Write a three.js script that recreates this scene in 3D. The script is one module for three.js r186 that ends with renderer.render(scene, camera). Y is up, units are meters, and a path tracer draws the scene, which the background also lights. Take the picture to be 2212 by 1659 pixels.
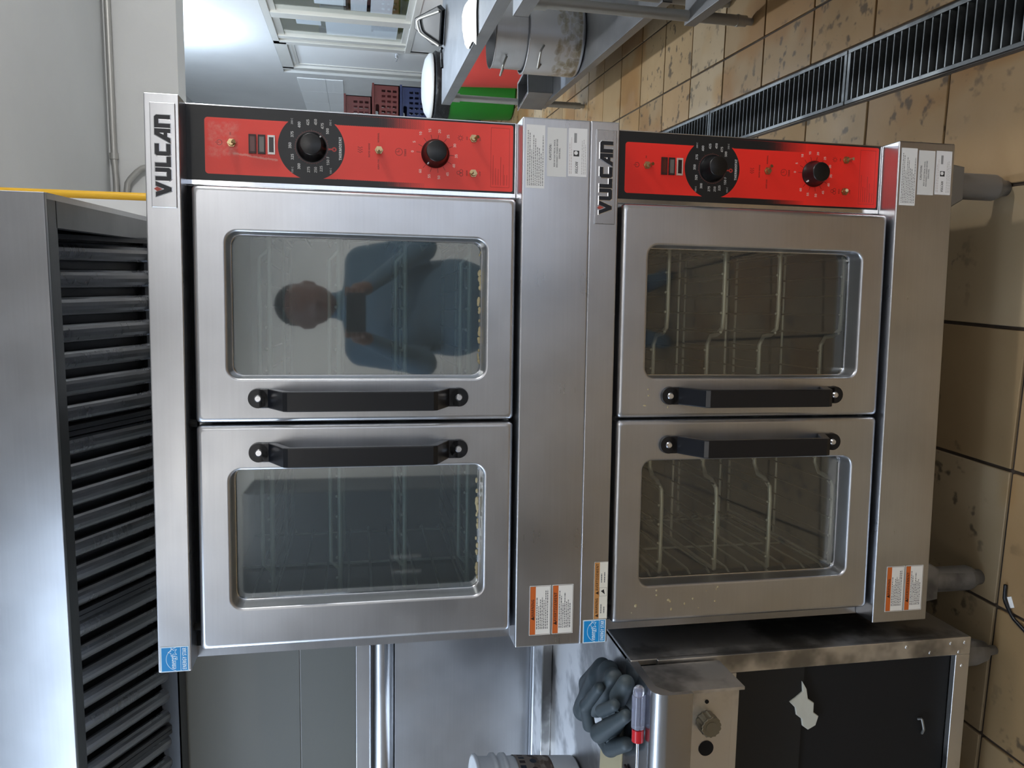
import * as THREE from 'three';
import { RoundedBoxGeometry } from 'three/addons/geometries/RoundedBoxGeometry.js';
import { mergeGeometries, toCreasedNormals } from 'three/addons/utils/BufferGeometryUtils.js';
import { MarchingCubes } from 'three/addons/objects/MarchingCubes.js';
import { RectAreaLightUniformsLib } from 'three/addons/lights/RectAreaLightUniformsLib.js';

// ------------------------------------------------------------------ camera, sky, lights, exposure
RectAreaLightUniformsLib.init();
const renderer = new THREE.WebGLRenderer({ antialias: true });
renderer.toneMapping = THREE.LinearToneMapping;
renderer.toneMappingExposure = 1.0;
renderer.shadowMap.enabled = true;
const scene = new THREE.Scene();
scene.background = new THREE.Color().setRGB(0.85, 0.98, 1.25);
// the phone was held on its side: the picture's up is the kitchen's right
const camera = new THREE.PerspectiveCamera(52.02, 2212 / 1659, 0.05, 40);
camera.position.set(0.22503, 1.42498, 1.45792);
camera.up.set(0.98959, -0.00319, -0.14391);
camera.lookAt(0.22503 - 0.14179, 1.42498 - 0.19413, 1.45792 - 0.97068);

function areaLight(x, y, z, tx, ty, tz, w, h, color, intensity) {
  const l = new THREE.RectAreaLight(color, intensity, w, h);
  l.position.set(x, y, z); l.lookAt(tx, ty, tz); scene.add(l); return l;
}
const LAMP = { warm: new THREE.Color().setRGB(1, 0.955, 0.91), neutral: new THREE.Color().setRGB(1, 0.985, 0.97), pale: new THREE.Color().setRGB(0.9, 0.95, 1.0), cool: new THREE.Color().setRGB(0.66, 0.8, 1.0) };
const DAY = 17, TUBE = 20, REAR = 13, LEFT = 7.4, UNSEEN_DOOR = 0.7, SIDE = 4.8, FAR1 = 13, FAR2 = 7;  // light strengths, all of them for sources out of view
// daylight from an unseen doorway and an unseen high window on the left
areaLight(1.39, 1.03, 4.28, 1.39, 1.03, 0, 0.84, 2.0, LAMP.pale, UNSEEN_DOOR); // unseen doorway behind the camera, placed to brighten the steel
areaLight(-2.58, 2.18, 0.9, 0, 1.9, 0.9, 1.7, 0.38, LAMP.cool, DAY);

// ------------------------------------------------------------------ helpers
let seed = 7;
const rnd = () => { seed = (seed * 1664525 + 1013904223) % 4294967296; return seed / 4294967296; };
const R = (a, b) => a + (b - a) * rnd();
const used = {};
function numbered(n) { const k = used[n] = (used[n] ?? -1) + 1; return k ? `${n}_${String(k).padStart(3, '0')}` : n; }
function flat(g) { const o = g.index ? g.toNonIndexed() : g; for (const k of Object.keys(o.attributes)) if (!['position', 'normal', 'uv'].includes(k)) o.deleteAttribute(k); return o; }
function metric(g) { // uv in metres, from the side that each face looks to
  const o = flat(g), p = o.attributes.position, n = o.attributes.normal, uv = new Float32Array(p.count * 2);
  for (let i = 0; i < p.count; i += 3) {
    let nx = 0, ny = 0, nz = 0;
    for (let k = 0; k < 3; k++) { nx += n.getX(i + k); ny += n.getY(i + k); nz += n.getZ(i + k); }
    nx = Math.abs(nx); ny = Math.abs(ny); nz = Math.abs(nz);
    for (let k = 0; k < 3; k++) {
      const x = p.getX(i + k), y = p.getY(i + k), z = p.getZ(i + k);
      const [u, v] = nz >= nx && nz >= ny ? [x, y] : nx >= ny ? [z, y] : [x, z];
      uv[(i + k) * 2] = u; uv[(i + k) * 2 + 1] = v;
    }
  }
  o.setAttribute('uv', new THREE.BufferAttribute(uv, 2));
  return o;
}
function mesh(name, geos, mat, parent, keepUv) {
  const list = (Array.isArray(geos) ? geos : [geos]).map((g) => keepUv ? flat(g) : metric(g));
  const m = new THREE.Mesh(list.length > 1 ? mergeGeometries(list) : list[0], mat);
  m.name = parent ? name : numbered(name);
  m.castShadow = m.receiveShadow = true;
  (parent || scene).add(m);
  return m;
}
function group(name, x = 0, y = 0, z = 0, turn = 0) {
  const g = new THREE.Group(); g.name = numbered(name); g.position.set(x, y, z); g.rotation.y = turn; scene.add(g); return g;
}
function tag(o, label, category, grp) { o.userData.label = label; o.userData.category = category; if (grp) o.userData.group = grp; return o; }
function struct(o, label, category) { o.userData.kind = 'structure'; if (label) o.userData.label = label; if (category) o.userData.category = category; return o; }
const move = (g, x = 0, y = 0, z = 0) => g.translate(x, y, z);
function box(x0, x1, y0, y1, z0, z1, r = 0) {
  const w = x1 - x0, h = y1 - y0, d = z1 - z0;
  const g = r ? new RoundedBoxGeometry(w, h, d, 3, r) : new THREE.BoxGeometry(w, h, d);
  return move(g, (x0 + x1) / 2, (y0 + y1) / 2, (z0 + z1) / 2);
}
function cyl(ax, r0, r1, len, x, y, z, seg = 24) { // axis x, y or z; centre
  const g = new THREE.CylinderGeometry(r1, r0, len, seg);
  if (ax === 'x') g.rotateZ(-Math.PI / 2); if (ax === 'z') g.rotateX(Math.PI / 2);
  return move(g, x, y, z);
}
function tube(pts, r, seg = 8, per = 6, closed = false) {
  const c = new THREE.CatmullRomCurve3(pts.map((p) => new THREE.Vector3(...p)), closed, 'catmullrom', 0.15);
  return new THREE.TubeGeometry(c, Math.max(2, (pts.length - 1) * per), r, seg, closed);
}
function rod(a, b, r, seg = 8) {
  const A = new THREE.Vector3(...a), B = new THREE.Vector3(...b), d = B.clone().sub(A);
  const g = new THREE.CylinderGeometry(r, r, d.length(), seg);
  g.applyQuaternion(new THREE.Quaternion().setFromUnitVectors(new THREE.Vector3(0, 1, 0), d.normalize()));
  return move(g, (A.x + B.x) / 2, (A.y + B.y) / 2, (A.z + B.z) / 2);
}
function lathe(pts, x, y, z, seg = 40) { return move(new THREE.LatheGeometry(pts.map((p) => new THREE.Vector2(...p)), seg), x, y, z); }
function roundRect(S, x0, x1, y0, y1, r) {
  const pts = [];
  for (const [cx, cy, a] of [[x1 - r, y0 + r, -90], [x1 - r, y1 - r, 0], [x0 + r, y1 - r, 90], [x0 + r, y0 + r, 180]])
    for (let k = 0; k <= 7; k++) { const t = (a + k * 90 / 7) * Math.PI / 180; pts.push(new THREE.Vector2(cx + r * Math.cos(t), cy + r * Math.sin(t))); }
  return new S(S === THREE.Path ? pts.reverse() : pts);
}
const creased = (g, a) => { const s = 1000; g.scale(s, s, s); const o = toCreasedNormals(g, a); o.scale(1 / s, 1 / s, 1 / s); return o; };
function rectLoop(x0, x1, y0, y1, r, z) { return roundRect(THREE.Shape, x0, x1, y0, y1, r).getPoints(1).slice(0, 32).map((p) => [p.x, p.y, z]); }
function loft(loops, crease = 0.7) { // skin through closed loops of equally many points
  const n = loops[0].length, pos = [];
  for (let l = 0; l + 1 < loops.length; l++) for (let i = 0; i < n; i++) {
    const a = loops[l][i], b = loops[l][(i + 1) % n], c = loops[l + 1][(i + 1) % n], d = loops[l + 1][i];
    pos.push(...a, ...b, ...c, ...a, ...c, ...d);
  }
  const g = new THREE.BufferGeometry(); g.setAttribute('position', new THREE.BufferAttribute(new Float32Array(pos), 3));
  g.setAttribute('uv', new THREE.BufferAttribute(new Float32Array(pos.length / 3 * 2), 2)); g.computeVertexNormals();
  return creased(g, crease);
}
function poly(pts, holes = []) {
  const s = new THREE.Shape(pts.map((p) => new THREE.Vector2(...p)));
  for (const h of holes) s.holes.push(new THREE.Path(h.map((p) => new THREE.Vector2(...p))));
  return s;
}
function extrude(shape, depth, bevel = 0, seg = 2, curve = 8) {
  return new THREE.ExtrudeGeometry(shape, { depth, bevelEnabled: bevel > 0, bevelThickness: bevel, bevelSize: bevel, bevelOffset: -bevel, bevelSegments: seg, curveSegments: curve });
}

// ------------------------------------------------------------------ textures
function hash(x, y, s) { let h = (Math.imul(x + 1013, 374761393) + Math.imul(y + 7919, 668265263) + Math.imul(s + 31, 1274126177)) | 0; h = Math.imul(h ^ (h >>> 15), 2246822519); h = Math.imul(h ^ (h >>> 13), 3266489917); return ((h ^ (h >>> 16)) >>> 0) / 4294967296; }
function noise(x, y, px, py, s) { // value noise that repeats every px, py cells
  const xi = Math.floor(x), yi = Math.floor(y), fx = x - xi, fy = y - yi, u = fx * fx * (3 - 2 * fx), v = fy * fy * (3 - 2 * fy);
  const h = (a, b) => hash(((a % px) + px) % px, ((b % py) + py) % py, s);
  return (h(xi, yi) * (1 - u) + h(xi + 1, yi) * u) * (1 - v) + (h(xi, yi + 1) * (1 - u) + h(xi + 1, yi + 1) * u) * v;
}
function fbm(u, v, cx, cy, oct, s) { let a = 0.5, t = 0, w = 0; for (let o = 0; o < oct; o++) { t += a * noise(u * cx, v * cy, cx, cy, s + o); w += a; a *= 0.55; cx *= 2; cy *= 2; } return t / w; }
function dataTex(n, f, srgb, rep) {
  const d = new Uint8Array(n * n * 4);
  for (let j = 0; j < n; j++) for (let i = 0; i < n; i++) { const c = f(i / n, j / n); for (let k = 0; k < 3; k++) d[(j * n + i) * 4 + k] = Math.max(0, Math.min(255, (Array.isArray(c) ? c[k] : c) * 255)); d[(j * n + i) * 4 + 3] = 255; }
  const t = new THREE.DataTexture(d, n, n); t.magFilter = t.minFilter = THREE.LinearFilter; t.wrapS = t.wrapT = THREE.RepeatWrapping;
  if (srgb) t.colorSpace = THREE.SRGBColorSpace; if (rep) t.repeat.set(rep, rep); t.needsUpdate = true; return t;
}
function canvasTex(w, h, draw) {
  const c = document.createElement('canvas'); c.width = w; c.height = h; draw(c.getContext('2d'), w, h);
  const t = new THREE.CanvasTexture(c); t.colorSpace = THREE.SRGBColorSpace; t.magFilter = THREE.LinearFilter; return t;
}
const sm = (a, b, x) => { const t = Math.max(0, Math.min(1, (x - a) / (b - a))); return t * t * (3 - 2 * t); };
const steelRough = dataTex(512, (u, v) => 0.72 + 0.2 * (fbm(u, v, 5, 5, 4, 11) - 0.5) + 0.05 * (fbm(u, v, 6, 128, 2, 5) - 0.5), false, 2);
const steelTone = dataTex(512, (u, v) => { const t = 0.9 + 0.10 * fbm(u, v, 4, 4, 4, 31) + 0.02 * (fbm(u, v, 4, 160, 2, 8) - 0.5); return [t, t, t]; }, true, 2);
const grimeTone = dataTex(512, (u, v) => { const a = fbm(u, v, 6, 6, 5, 77), t = 0.62 + 0.38 * sm(0.3, 0.62, a); return [t, t * 0.985, t * 0.96]; }, true, 1.6);
const fineBump = dataTex(512, (u, v) => fbm(u, v, 9, 9, 4, 3), false, 2);
const paintTone = dataTex(512, (u, v) => { const t = 0.95 + 0.07 * (fbm(u, v, 3, 3, 5, 9) - 0.5); return [t, t, t * 0.995]; }, true, 0.6);
const tileTone = dataTex(1024, (u, v) => {
  const big = fbm(u, v, 5, 5, 5, 101), rust = sm(0.56, 0.72, fbm(u, v, 7, 7, 4, 55)), spots = sm(0.62, 0.78, fbm(u, v, 90, 90, 4, 21)) * sm(0.45, 0.62, fbm(u, v, 6, 6, 3, 61));
  let c = [0.58 + 0.2 * (big - 0.5), 0.51 + 0.2 * (big - 0.5), 0.40 + 0.2 * (big - 0.5)];
  c = [c[0] * (1 - 0.06 * rust), c[1] * (1 - 0.16 * rust), c[2] * (1 - 0.34 * rust)];
  return c.map((x) => x * (1 - 0.42 * spots));
}, true, 1 / 2.7);
const tileRough = dataTex(512, (u, v) => 0.55 + 0.5 * fbm(u, v, 8, 8, 4, 44), false, 1 / 2.7);

const potStain = canvasTex(1024, 1024, (c, W, H) => {
  c.fillStyle = '#ffffff'; c.fillRect(0, 0, W, H);
  for (let k = 0; k < 420; k++) { const t = hash(k, 2, 13) ** 2, v = 0.335 + 0.05 * t; c.fillStyle = ['rgba(150,128,84,.16)', 'rgba(120,104,78,.14)', 'rgba(170,150,104,.16)'][k % 3]; c.beginPath(); c.ellipse(hash(k, 1, 13) * W, (1 - v) * H, 6 + 22 * hash(k, 3, 13), 2 + 7 * hash(k, 4, 13), 0, 0, 7); c.fill(); }
});
// ------------------------------------------------------------------ materials
const S = (hex) => new THREE.Color(hex);
const std = (o) => new THREE.MeshStandardMaterial(o);
const steel = (v, rough, extra = {}) => std({ color: new THREE.Color().setRGB(v * 0.98, v, v * 1.045), metalness: 1, roughness: rough, roughnessMap: steelRough, map: steelTone, ...extra });
const M = {
  plate: steel(0.6, 0.4, {}),
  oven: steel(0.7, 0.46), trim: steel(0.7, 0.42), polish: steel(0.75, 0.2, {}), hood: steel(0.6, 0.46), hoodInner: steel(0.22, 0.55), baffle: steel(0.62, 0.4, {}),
  side: steel(0.5, 0.5), range: steel(0.85, 0.52, { map: grimeTone }), rangeTop: steel(0.5, 0.5), nose: steel(0.66, 0.34), wallSteel: std({ color: S('#85857e'), roughness: 0.5, map: paintTone }), table: steel(0.3, 0.58), alu: steel(0.6, 0.48),
  galv: std({ color: S('#8f9093'), metalness: 0.75, roughness: 0.5, map: grimeTone }), zinc: std({ color: S('#9c9c99'), metalness: 0.8, roughness: 0.42 }),
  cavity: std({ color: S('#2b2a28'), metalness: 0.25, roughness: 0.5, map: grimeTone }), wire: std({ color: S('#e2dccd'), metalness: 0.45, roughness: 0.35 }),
  black: std({ color: S('#121419'), roughness: 0.3, bumpMap: fineBump, bumpScale: 0.0002 }), knob: std({ color: S('#0d0d0f'), roughness: 0.3 }), ink: std({ color: S('#15181f'), roughness: 0.35 }), chrome: std({ color: S('#e9eaee'), metalness: 0.9, roughness: 0.22 }),
  red: std({ color: S('#b04a3c'), roughness: 0.4 }), brass: std({ color: S('#b9a37c'), metalness: 1, roughness: 0.3 }), shadedWire: std({ color: S('#5d574c'), metalness: 0.6, roughness: 0.5 }), gap: std({ color: S('#0b0b0c'), roughness: 0.9 }),
  glass: new THREE.MeshPhysicalMaterial({ color: S('#eceeea'), roughness: 0.03, transmission: 0.975, thickness: 0, ior: 1.7 }), filmedGlass: new THREE.MeshPhysicalMaterial({ color: S('#dbe6e8'), roughness: 0.03, transmission: 0.93, thickness: 0, ior: 2.9 }),
  pane: new THREE.MeshPhysicalMaterial({ color: S('#f4f7f8'), roughness: 0.02, transmission: 1, thickness: 0, ior: 1.5 }),
  wall: std({ color: S('#d5d6d6'), roughness: 0.7, map: paintTone }), ceil: std({ color: S('#cdcfd0'), roughness: 0.85, map: paintTone }), white: std({ color: S('#e4e6e6'), roughness: 0.5 }),
  grout: std({ color: S('#3b3128'), roughness: 0.9, map: grimeTone }), pit: std({ color: S('#77716a'), roughness: 0.85, map: grimeTone }), grate: std({ color: S('#6f7478'), metalness: 0.75, roughness: 0.45, map: grimeTone }),
  yellow: std({ color: S('#d9a928'), roughness: 0.35 }), conduit: std({ color: S('#a9a8a4'), metalness: 0.55, roughness: 0.45 }), frame: std({ color: S('#c9c8c2'), roughness: 0.4, metalness: 0.2 }),
  enamel: std({ color: S('#060608'), roughness: 0.75 }), crust: std({ color: S('#b9ab86'), roughness: 0.9 }), dark: std({ color: S('#2a2622'), roughness: 0.8 }),
};

// ------------------------------------------------------------------ the room
const XR = 2.3, XL = -2.6, ZB = 4.3, ZF = -10, YC = 2.43, YF = 3.5, YH = 2.0;
const tileMats = [['#ffffff', 0.8], ['#f4ead8', 0.85], ['#e9dcc4', 0.8], ['#f6e6cf', 0.9], ['#e3d8c6', 0.85]].map(([c, r]) => std({ color: S(c), map: tileTone, roughness: r, roughnessMap: tileRough, bumpMap: fineBump, bumpScale: 0.0006 }));
const floor = struct(mesh('floor', [box(XL - 0.1, 0.735, -0.12, -0.006, ZF, ZB), box(0.897, XR + 0.1, -0.12, -0.006, ZF, ZB), box(0.735, 0.897, -0.3, -0.2, ZF, ZB), box(0.735, 0.897, -0.2, -0.006, ZF, -3.0)], M.grout), 'beige ceramic tile floor with dark joints', 'floor');
{
  const T = 0.3145, gap = 0.008, rest = [];
  const proto = {};
  for (let i = -9; i < 8; i++) for (let j = -28; j < 15; j++) {
    let x0 = 0.1275 + i * T + gap / 2, x1 = x0 + T - gap, z0 = 0.005 + (j - 1) * 0.3163 + gap / 2, z1 = z0 + 0.3163 - gap;
    if (x0 > XR || x1 < XL || z0 < ZF || z1 > ZB) continue;
    const cuts = [];
    if (x1 <= 0.735 || x0 >= 0.897) cuts.push([x0, Math.min(x1, XR)]);
    else { if (x0 < 0.715) cuts.push([x0, 0.728]); if (x1 > 0.915) cuts.push([0.902, Math.min(x1, XR)]); }
    for (const [a, b] of cuts) {
      if (b - a < 0.02) continue;
      const sees = z0 > -5.6 && z0 < 0.5 && a > -1.3 && !(a < 0.2 && z0 < -1.0);
      const g = new RoundedBoxGeometry(b - a, 0.012, z1 - z0, 1, 0.0025);
      move(g, (a + b) / 2, -0.006 + R(-0.0006, 0.0006), (z0 + z1) / 2);
      if (sees) mesh('tile', g, tileMats[Math.floor(rnd() * 5)], floor); else rest.push(metric(g));
    }
  }
  const m = new THREE.Mesh(mergeGeometries(rest), tileMats[1]); m.name = 'tile_field'; m.receiveShadow = m.castShadow = true; m.userData.kind = 'stuff'; floor.add(m);
}
// walls, ceilings, beam
const WL = { z0: 0.0, z1: 1.8, y0: 1.97, y1: 2.39 };
struct(mesh('wall_left', [box(XL - 0.15, XL, 0, YC, ZF, WL.z0), box(XL - 0.15, XL, 0, YC, WL.z1, ZB), box(XL - 0.15, XL, 0, WL.y0, WL.z0, WL.z1), box(XL - 0.15, XL, WL.y1, YC, WL.z0, WL.z1)], M.wall), 'pale painted wall to the left with an unseen high window', 'wall');
struct(mesh('wall_front', [box(XL - 0.15, 0.95, 0, YC, ZB, ZB + 0.15), box(1.83, XR + 0.15, 0, YC, ZB, ZB + 0.15), box(0.95, 1.83, 2.05, YC, ZB, ZB + 0.15)], M.wall), 'pale painted wall behind the photographer', 'wall');  // the doorway gap is out of view, placed to brighten steel reflections
struct(mesh('ceiling', [box(XL - 0.15, XR + 0.15, YC, YC + 0.15, -2.18, ZB + 0.15), box(XL - 0.15, XR + 0.15, YF, YF + 0.15, ZF - 0.15, -2.1)], M.ceil), 'grey painted ceiling', 'ceiling');
const beam = struct(mesh('trim_1', box(-0.2, XR, 2.15, YF, -2.33, -2.18), M.wall), 'pale grey beam above the passage with a conduit along it', 'beam');
const wallBack = struct(mesh('wall_back', [box(XL, 0.398, 0, YC, -1.16, -1.0), box(0.25, 0.398, 0, YC, -2.33, -1.16), box(XL, 0.3, YC, YF, -2.33, -2.18)], M.wall), 'wall behind the ovens and the range', 'wall');
for (const [y0, y1] of [[0.93, 1.603], [1.607, 2.2]]) mesh('cladding_panel', box(-2.5, -0.2, y0, y1, -1.0, -0.994, 0.001), M.wallSteel, wallBack);
struct(mesh('wall_passage', box(0.1, 0.25, 0, YF, ZF - 0.15, -2.33), M.wall), 'pale wall on the left of the room beyond the passage', 'wall');
struct(mesh('wall_far', box(0.2, XR + 0.15, 0, YF, ZF - 0.15, ZF), M.wall), 'far wall of the room beyond the passage', 'wall');

const wallRight = struct(mesh('wall_right', [box(XR, XR + 0.15, 0, YF, ZF, -7.78), box(XR, XR + 0.15, 0, YF, -4.0, ZB), box(XR, XR + 0.15, 2.18, YF, -7.78, -4.0), box(XR, XR + 0.15, 0, 0.92, -6.6, -4.0)], M.wall), 'pale wall on the right with an office window and door', 'wall');
for (const [y0, y1] of [[1.56, 1.75], [1.754, 2.06]]) for (const [z0, z1] of [[-8.62, -7.98], [-9.27, -8.625], [-9.9, -9.275]]) mesh('wall_tile', box(XR - 0.008, XR, y0, y1, z0, z1, 0.002), M.white, wallRight);
{ // office window and door behind glass
  const w = struct(mesh('window_1', [box(2.3, 2.37, 2.12, 2.18, -6.62, -4.0, 0.004), box(2.29, 2.39, 0.90, 0.955, -6.62, -4.0, 0.004), box(2.3, 2.37, 0.955, 2.12, -5.84, -5.7, 0.004), box(2.3, 2.37, 0.955, 2.12, -4.06, -4.0, 0.004), box(2.305, 2.36, 0.955, 2.12, -6.48, -6.4, 0.004)], M.frame), 'aluminium framed office window above the work table', 'window');
  mesh('inner_sash', [box(2.32, 2.35, 0.955, 1.0, -6.4, -5.84), box(2.32, 2.35, 2.06, 2.12, -6.4, -5.84), box(2.32, 2.35, 0.955, 1.0, -5.7, -4.06), box(2.32, 2.35, 2.07, 2.12, -5.7, -4.06)], M.frame, w);
  for (const [z0, z1] of [[-6.4, -5.84], [-5.7, -4.06]]) mesh('pane', box(2.333, 2.337, 0.98, 2.1, z0, z1), M.pane, w);
  const d = struct(mesh('door_1', [box(2.3, 2.38, 0, 2.18, -6.66, -6.56, 0.004), box(2.3, 2.38, 0, 2.18, -7.66, -7.54, 0.004), box(2.3, 2.38, 2.06, 2.18, -7.6, -6.6, 0.004)], M.frame), 'white door in an aluminium frame beside the office window', 'door');
  mesh('door_leaf', box(2.325, 2.36, 0.01, 2.06, -7.54, -6.66, 0.003), M.white, d);
  mesh('door_trim', [box(2.315, 2.33, 0.02, 2.05, -7.47, -7.44), box(2.315, 2.33, 2.0, 2.03, -7.44, -6.7)], M.frame, d);
  mesh('handle', [cyl('x', 0.02, 0.02, 0.04, 2.3, 1.02, -6.78), rod([2.285, 1.02, -6.78], [2.285, 1.02, -6.9], 0.009)], M.chrome, d);
  // the office beyond the glass
  const offMat = std({ color: S('#d9d592'), roughness: 0.8 });
  struct(mesh('wall_office', [box(2.45, 4.4, 0, 2.7, -8.75, -8.6), box(4.3, 4.4, 0, 2.7, -8.6, -3.2), box(2.45, 4.4, 0, 2.7, -3.3, -3.2), box(2.45, 4.4, 2.6, 2.7, -8.6, -3.3), box(2.45, 4.4, -0.05, 0, -8.6, -3.3)], offMat), 'yellow painted office walls behind the window', 'wall');
  const sm_ = std({ color: S('#6a6f6c'), roughness: 0.6 });
  for (const [y, l] of [[1.08, 'lower'], [1.5, 'upper']]) {
    const sh = group('wall_shelf', 3.45, y, -8.4); tag(sh, `${l} grey wall shelf in the office carrying binders`, 'shelf', 'office wall shelves');
    mesh('board', box(-0.82, 0.82, 0, 0.024, -0.2, 0.2, 0.002), sm_, sh);
    for (const x of [-0.7, 0.7]) mesh('bracket', [box(x - 0.01, x + 0.01, -0.02, 0, -0.2, 0.1), box(x - 0.01, x + 0.01, -0.18, 0, -0.2, -0.185)], sm_, sh);
  }
  const bc = ['#3d4b4c', '#8c9aa0', '#59493c', '#b9c4cc', '#2f3a44', '#7d6a55'].map((c) => std({ color: S(c), roughness: 0.7 }));
  const bw = ['charcoal', 'pale blue', 'brown', 'off white', 'navy', 'tan'];
  let k = 0;
  for (const y of [1.105, 1.525]) for (let i = 0; i < 9; i++) {
    const x = 2.75 + i * 0.16 + R(-0.01, 0.01), n = (k * 5 + i) % 6;
    const b = mesh('binder', [box(x, x + 0.075, y, y + R(0.28, 0.32), -8.5, -8.2, 0.004)], bc[n]);
    tag(b, `${['leftmost', 'second', 'third', 'fourth', 'middle', 'sixth', 'seventh', 'eighth', 'rightmost'][i]} ${bw[n]} binder on the ${y > 1.3 ? 'upper' : 'lower'} office shelf`, 'binder', 'binders on the office shelf'); k++;
  }
  const pap = std({ color: S('#eef2fa'), roughness: 0.8 });
  const sheets = [[-6.36, -5.9, 1.05, 1.68, 'large white sheet taped inside the narrow office pane'], [-6.1, -5.88, 1.72, 1.93, 'small white sheet taped above the large one in the narrow pane'], [-5.5, -5.0, 1.5, 1.75, 'white notice taped high on the wide office pane'], [-5.62, -4.95, 1.12, 1.3, 'long white notice taped low on the wide office pane'], [-5.6, -5.05, 1.33, 1.46, 'printed strip taped between two notices on the wide pane']];
  for (const [z0, z1, y0, y1, l] of sheets) tag(mesh('paper_sheet', box(2.339, 2.3402, y0, y1, z0, z1), pap), l, 'paper', 'papers on the office window');
  areaLight(3.4, 2.58, -5.9, 3.4, 0, -5.9, 1.2, 0.3, LAMP.cool, 8);  // unseen office light, placed to brighten the room behind the glass
}
// unseen ceiling lamps, placed to light steel and hood: housing, diffuser, light below
function unseenTubeLamp(x, y, z, along, label, color, power, up = 0.6) { // unseen pendant batten that shines down and, less, up
  const g = group('unseen_ceiling_lamp', x, y, z, along ? Math.PI / 2 : 0); tag(g, label, 'lamp');
  mesh('housing', box(-0.62, 0.62, -0.03, 0.03, -0.05, 0.05, 0.008), M.white, g);
  const glow = std({ color: S('#ffffff'), emissive: color, emissiveIntensity: 2.0, roughness: 0.6 });
  mesh('diffuser', box(-0.6, 0.6, -0.05, -0.03, -0.12, 0.12, 0.004), glow, g);
  mesh('top_diffuser', box(-0.6, 0.6, 0.03, 0.045, -0.12, 0.12, 0.004), glow, g);
  for (const q of [-0.5, 0.5]) mesh('hanger', cyl('y', 0.004, 0.004, 0.08, q, 0.07, 0, 8), M.zinc, g);
  const [w, h] = along ? [0.24, 1.2] : [1.2, 0.24];
  areaLight(x, y - 0.06, z, x, 0, z, w, h, color, power).name = 'unseen_ceiling_lamp_light';
  areaLight(x, y + 0.055, z, x, 9, z, w, h, color, power * up).name = 'unseen_ceiling_lamp_uplight';
}
unseenTubeLamp(1.35, YC - 0.2, 3.0, false, 'unseen pendant lamp behind the photographer to the right, placed to light the oven doors', LAMP.warm, TUBE);
unseenTubeLamp(-0.7, YC - 0.1, 3.5, false, 'unseen pendant lamp behind the photographer to the left, placed to brighten the left oven doors', LAMP.warm, REAR);
unseenTubeLamp(-1.25, YC - 0.12, 0.95, false, 'unseen pendant lamp to the left in front of the range, placed to brighten the hood', LAMP.cool, LEFT);
function unseenBulbLamp(x, y, z, top, label, color, candela) { // unseen bare bulb on a cord, placed to light nearby walls and floor
  const g = group('unseen_pendant_bulb', x, y, z); tag(g, label, 'lamp');
  mesh('bulb', new THREE.SphereGeometry(0.05, 24, 16), std({ color: S('#ffffff'), emissive: color, emissiveIntensity: 2, roughness: 0.5 }), g);
  mesh('socket', cyl('y', 0.02, 0.02, 0.06, 0, 0.075, 0, 16), M.white, g);
  mesh('cord', cyl('y', 0.004, 0.004, top - y - 0.1, 0, (top - y) / 2 + 0.05, 0, 8), M.black, g);
  const l = new THREE.PointLight(color, candela); l.position.set(x, y, z); l.castShadow = true; l.shadow.radius = 2.4; l.name = 'unseen_pendant_bulb_light'; scene.add(l);
}
unseenBulbLamp(1.8, 1.95, 0.0, YC, 'unseen bare bulb above the near work table, placed to light the floor, ceiling and beam', LAMP.neutral, SIDE);
unseenBulbLamp(0.9, 2.72, -3.0, YF, 'unseen bare bulb near the far work table, placed to light the passage floor', LAMP.pale, FAR1);
unseenBulbLamp(2.0, 3.1, -6.3, YF, 'unseen bare bulb in front of the office door, placed to brighten the right wall', LAMP.cool, FAR2);
{ // unseen high window on the left, placed to light hood and range
  const w = struct(mesh('window_2', [box(XL - 0.1, XL, WL.y0, WL.y0 + 0.03, WL.z0, WL.z1), box(XL - 0.1, XL, WL.y1 - 0.03, WL.y1, WL.z0, WL.z1), box(XL - 0.1, XL, WL.y0, WL.y1, WL.z0, WL.z0 + 0.04), box(XL - 0.1, XL, WL.y0, WL.y1, WL.z1 - 0.04, WL.z1), box(XL - 0.09, XL - 0.01, WL.y0, WL.y1, 0.88, 0.92)], M.frame), 'unseen high window in the left wall, placed to light the hood and range', 'window');
  for (const [a, b] of [[WL.z0, 0.89], [0.91, WL.z1]]) mesh('pane', box(XL - 0.06, XL - 0.056, WL.y0, WL.y1, a, b), M.pane, w);
}
// conduits along the beam, gas pipe at the wall corner
tag(mesh('conduit_pipe', [tube([[XR, 2.405, -2.155], [0.9, 2.405, -2.155], [0.66, 2.405, -2.155], [0.58, 2.40, -2.15], [0.41, 2.40, -2.15]], 0.013), cyl('x', 0.017, 0.017, 0.025, 0.655, 2.405, -2.155)], M.conduit), 'grey conduit pipe running straight along the beam', 'pipe');
tag(mesh('bent_conduit', tube([[0.63, 2.0, -2.15], [0.63, 2.2, -2.15], [0.61, 2.3, -2.15], [0.55, 2.355, -2.15], [0.42, 2.37, -2.15]], 0.013), M.conduit), 'grey conduit pipe with a bend, below the straight one', 'pipe');
tag(mesh('gas_pipe', [cyl('y', 0.0115, 0.0115, YC, 0.4105, YC / 2, -1.03), box(0.398, 0.4105, 1.3, 1.33, -1.035, -1.025)], M.yellow), 'yellow gas pipe rising behind the ovens', 'pipe');

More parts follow.
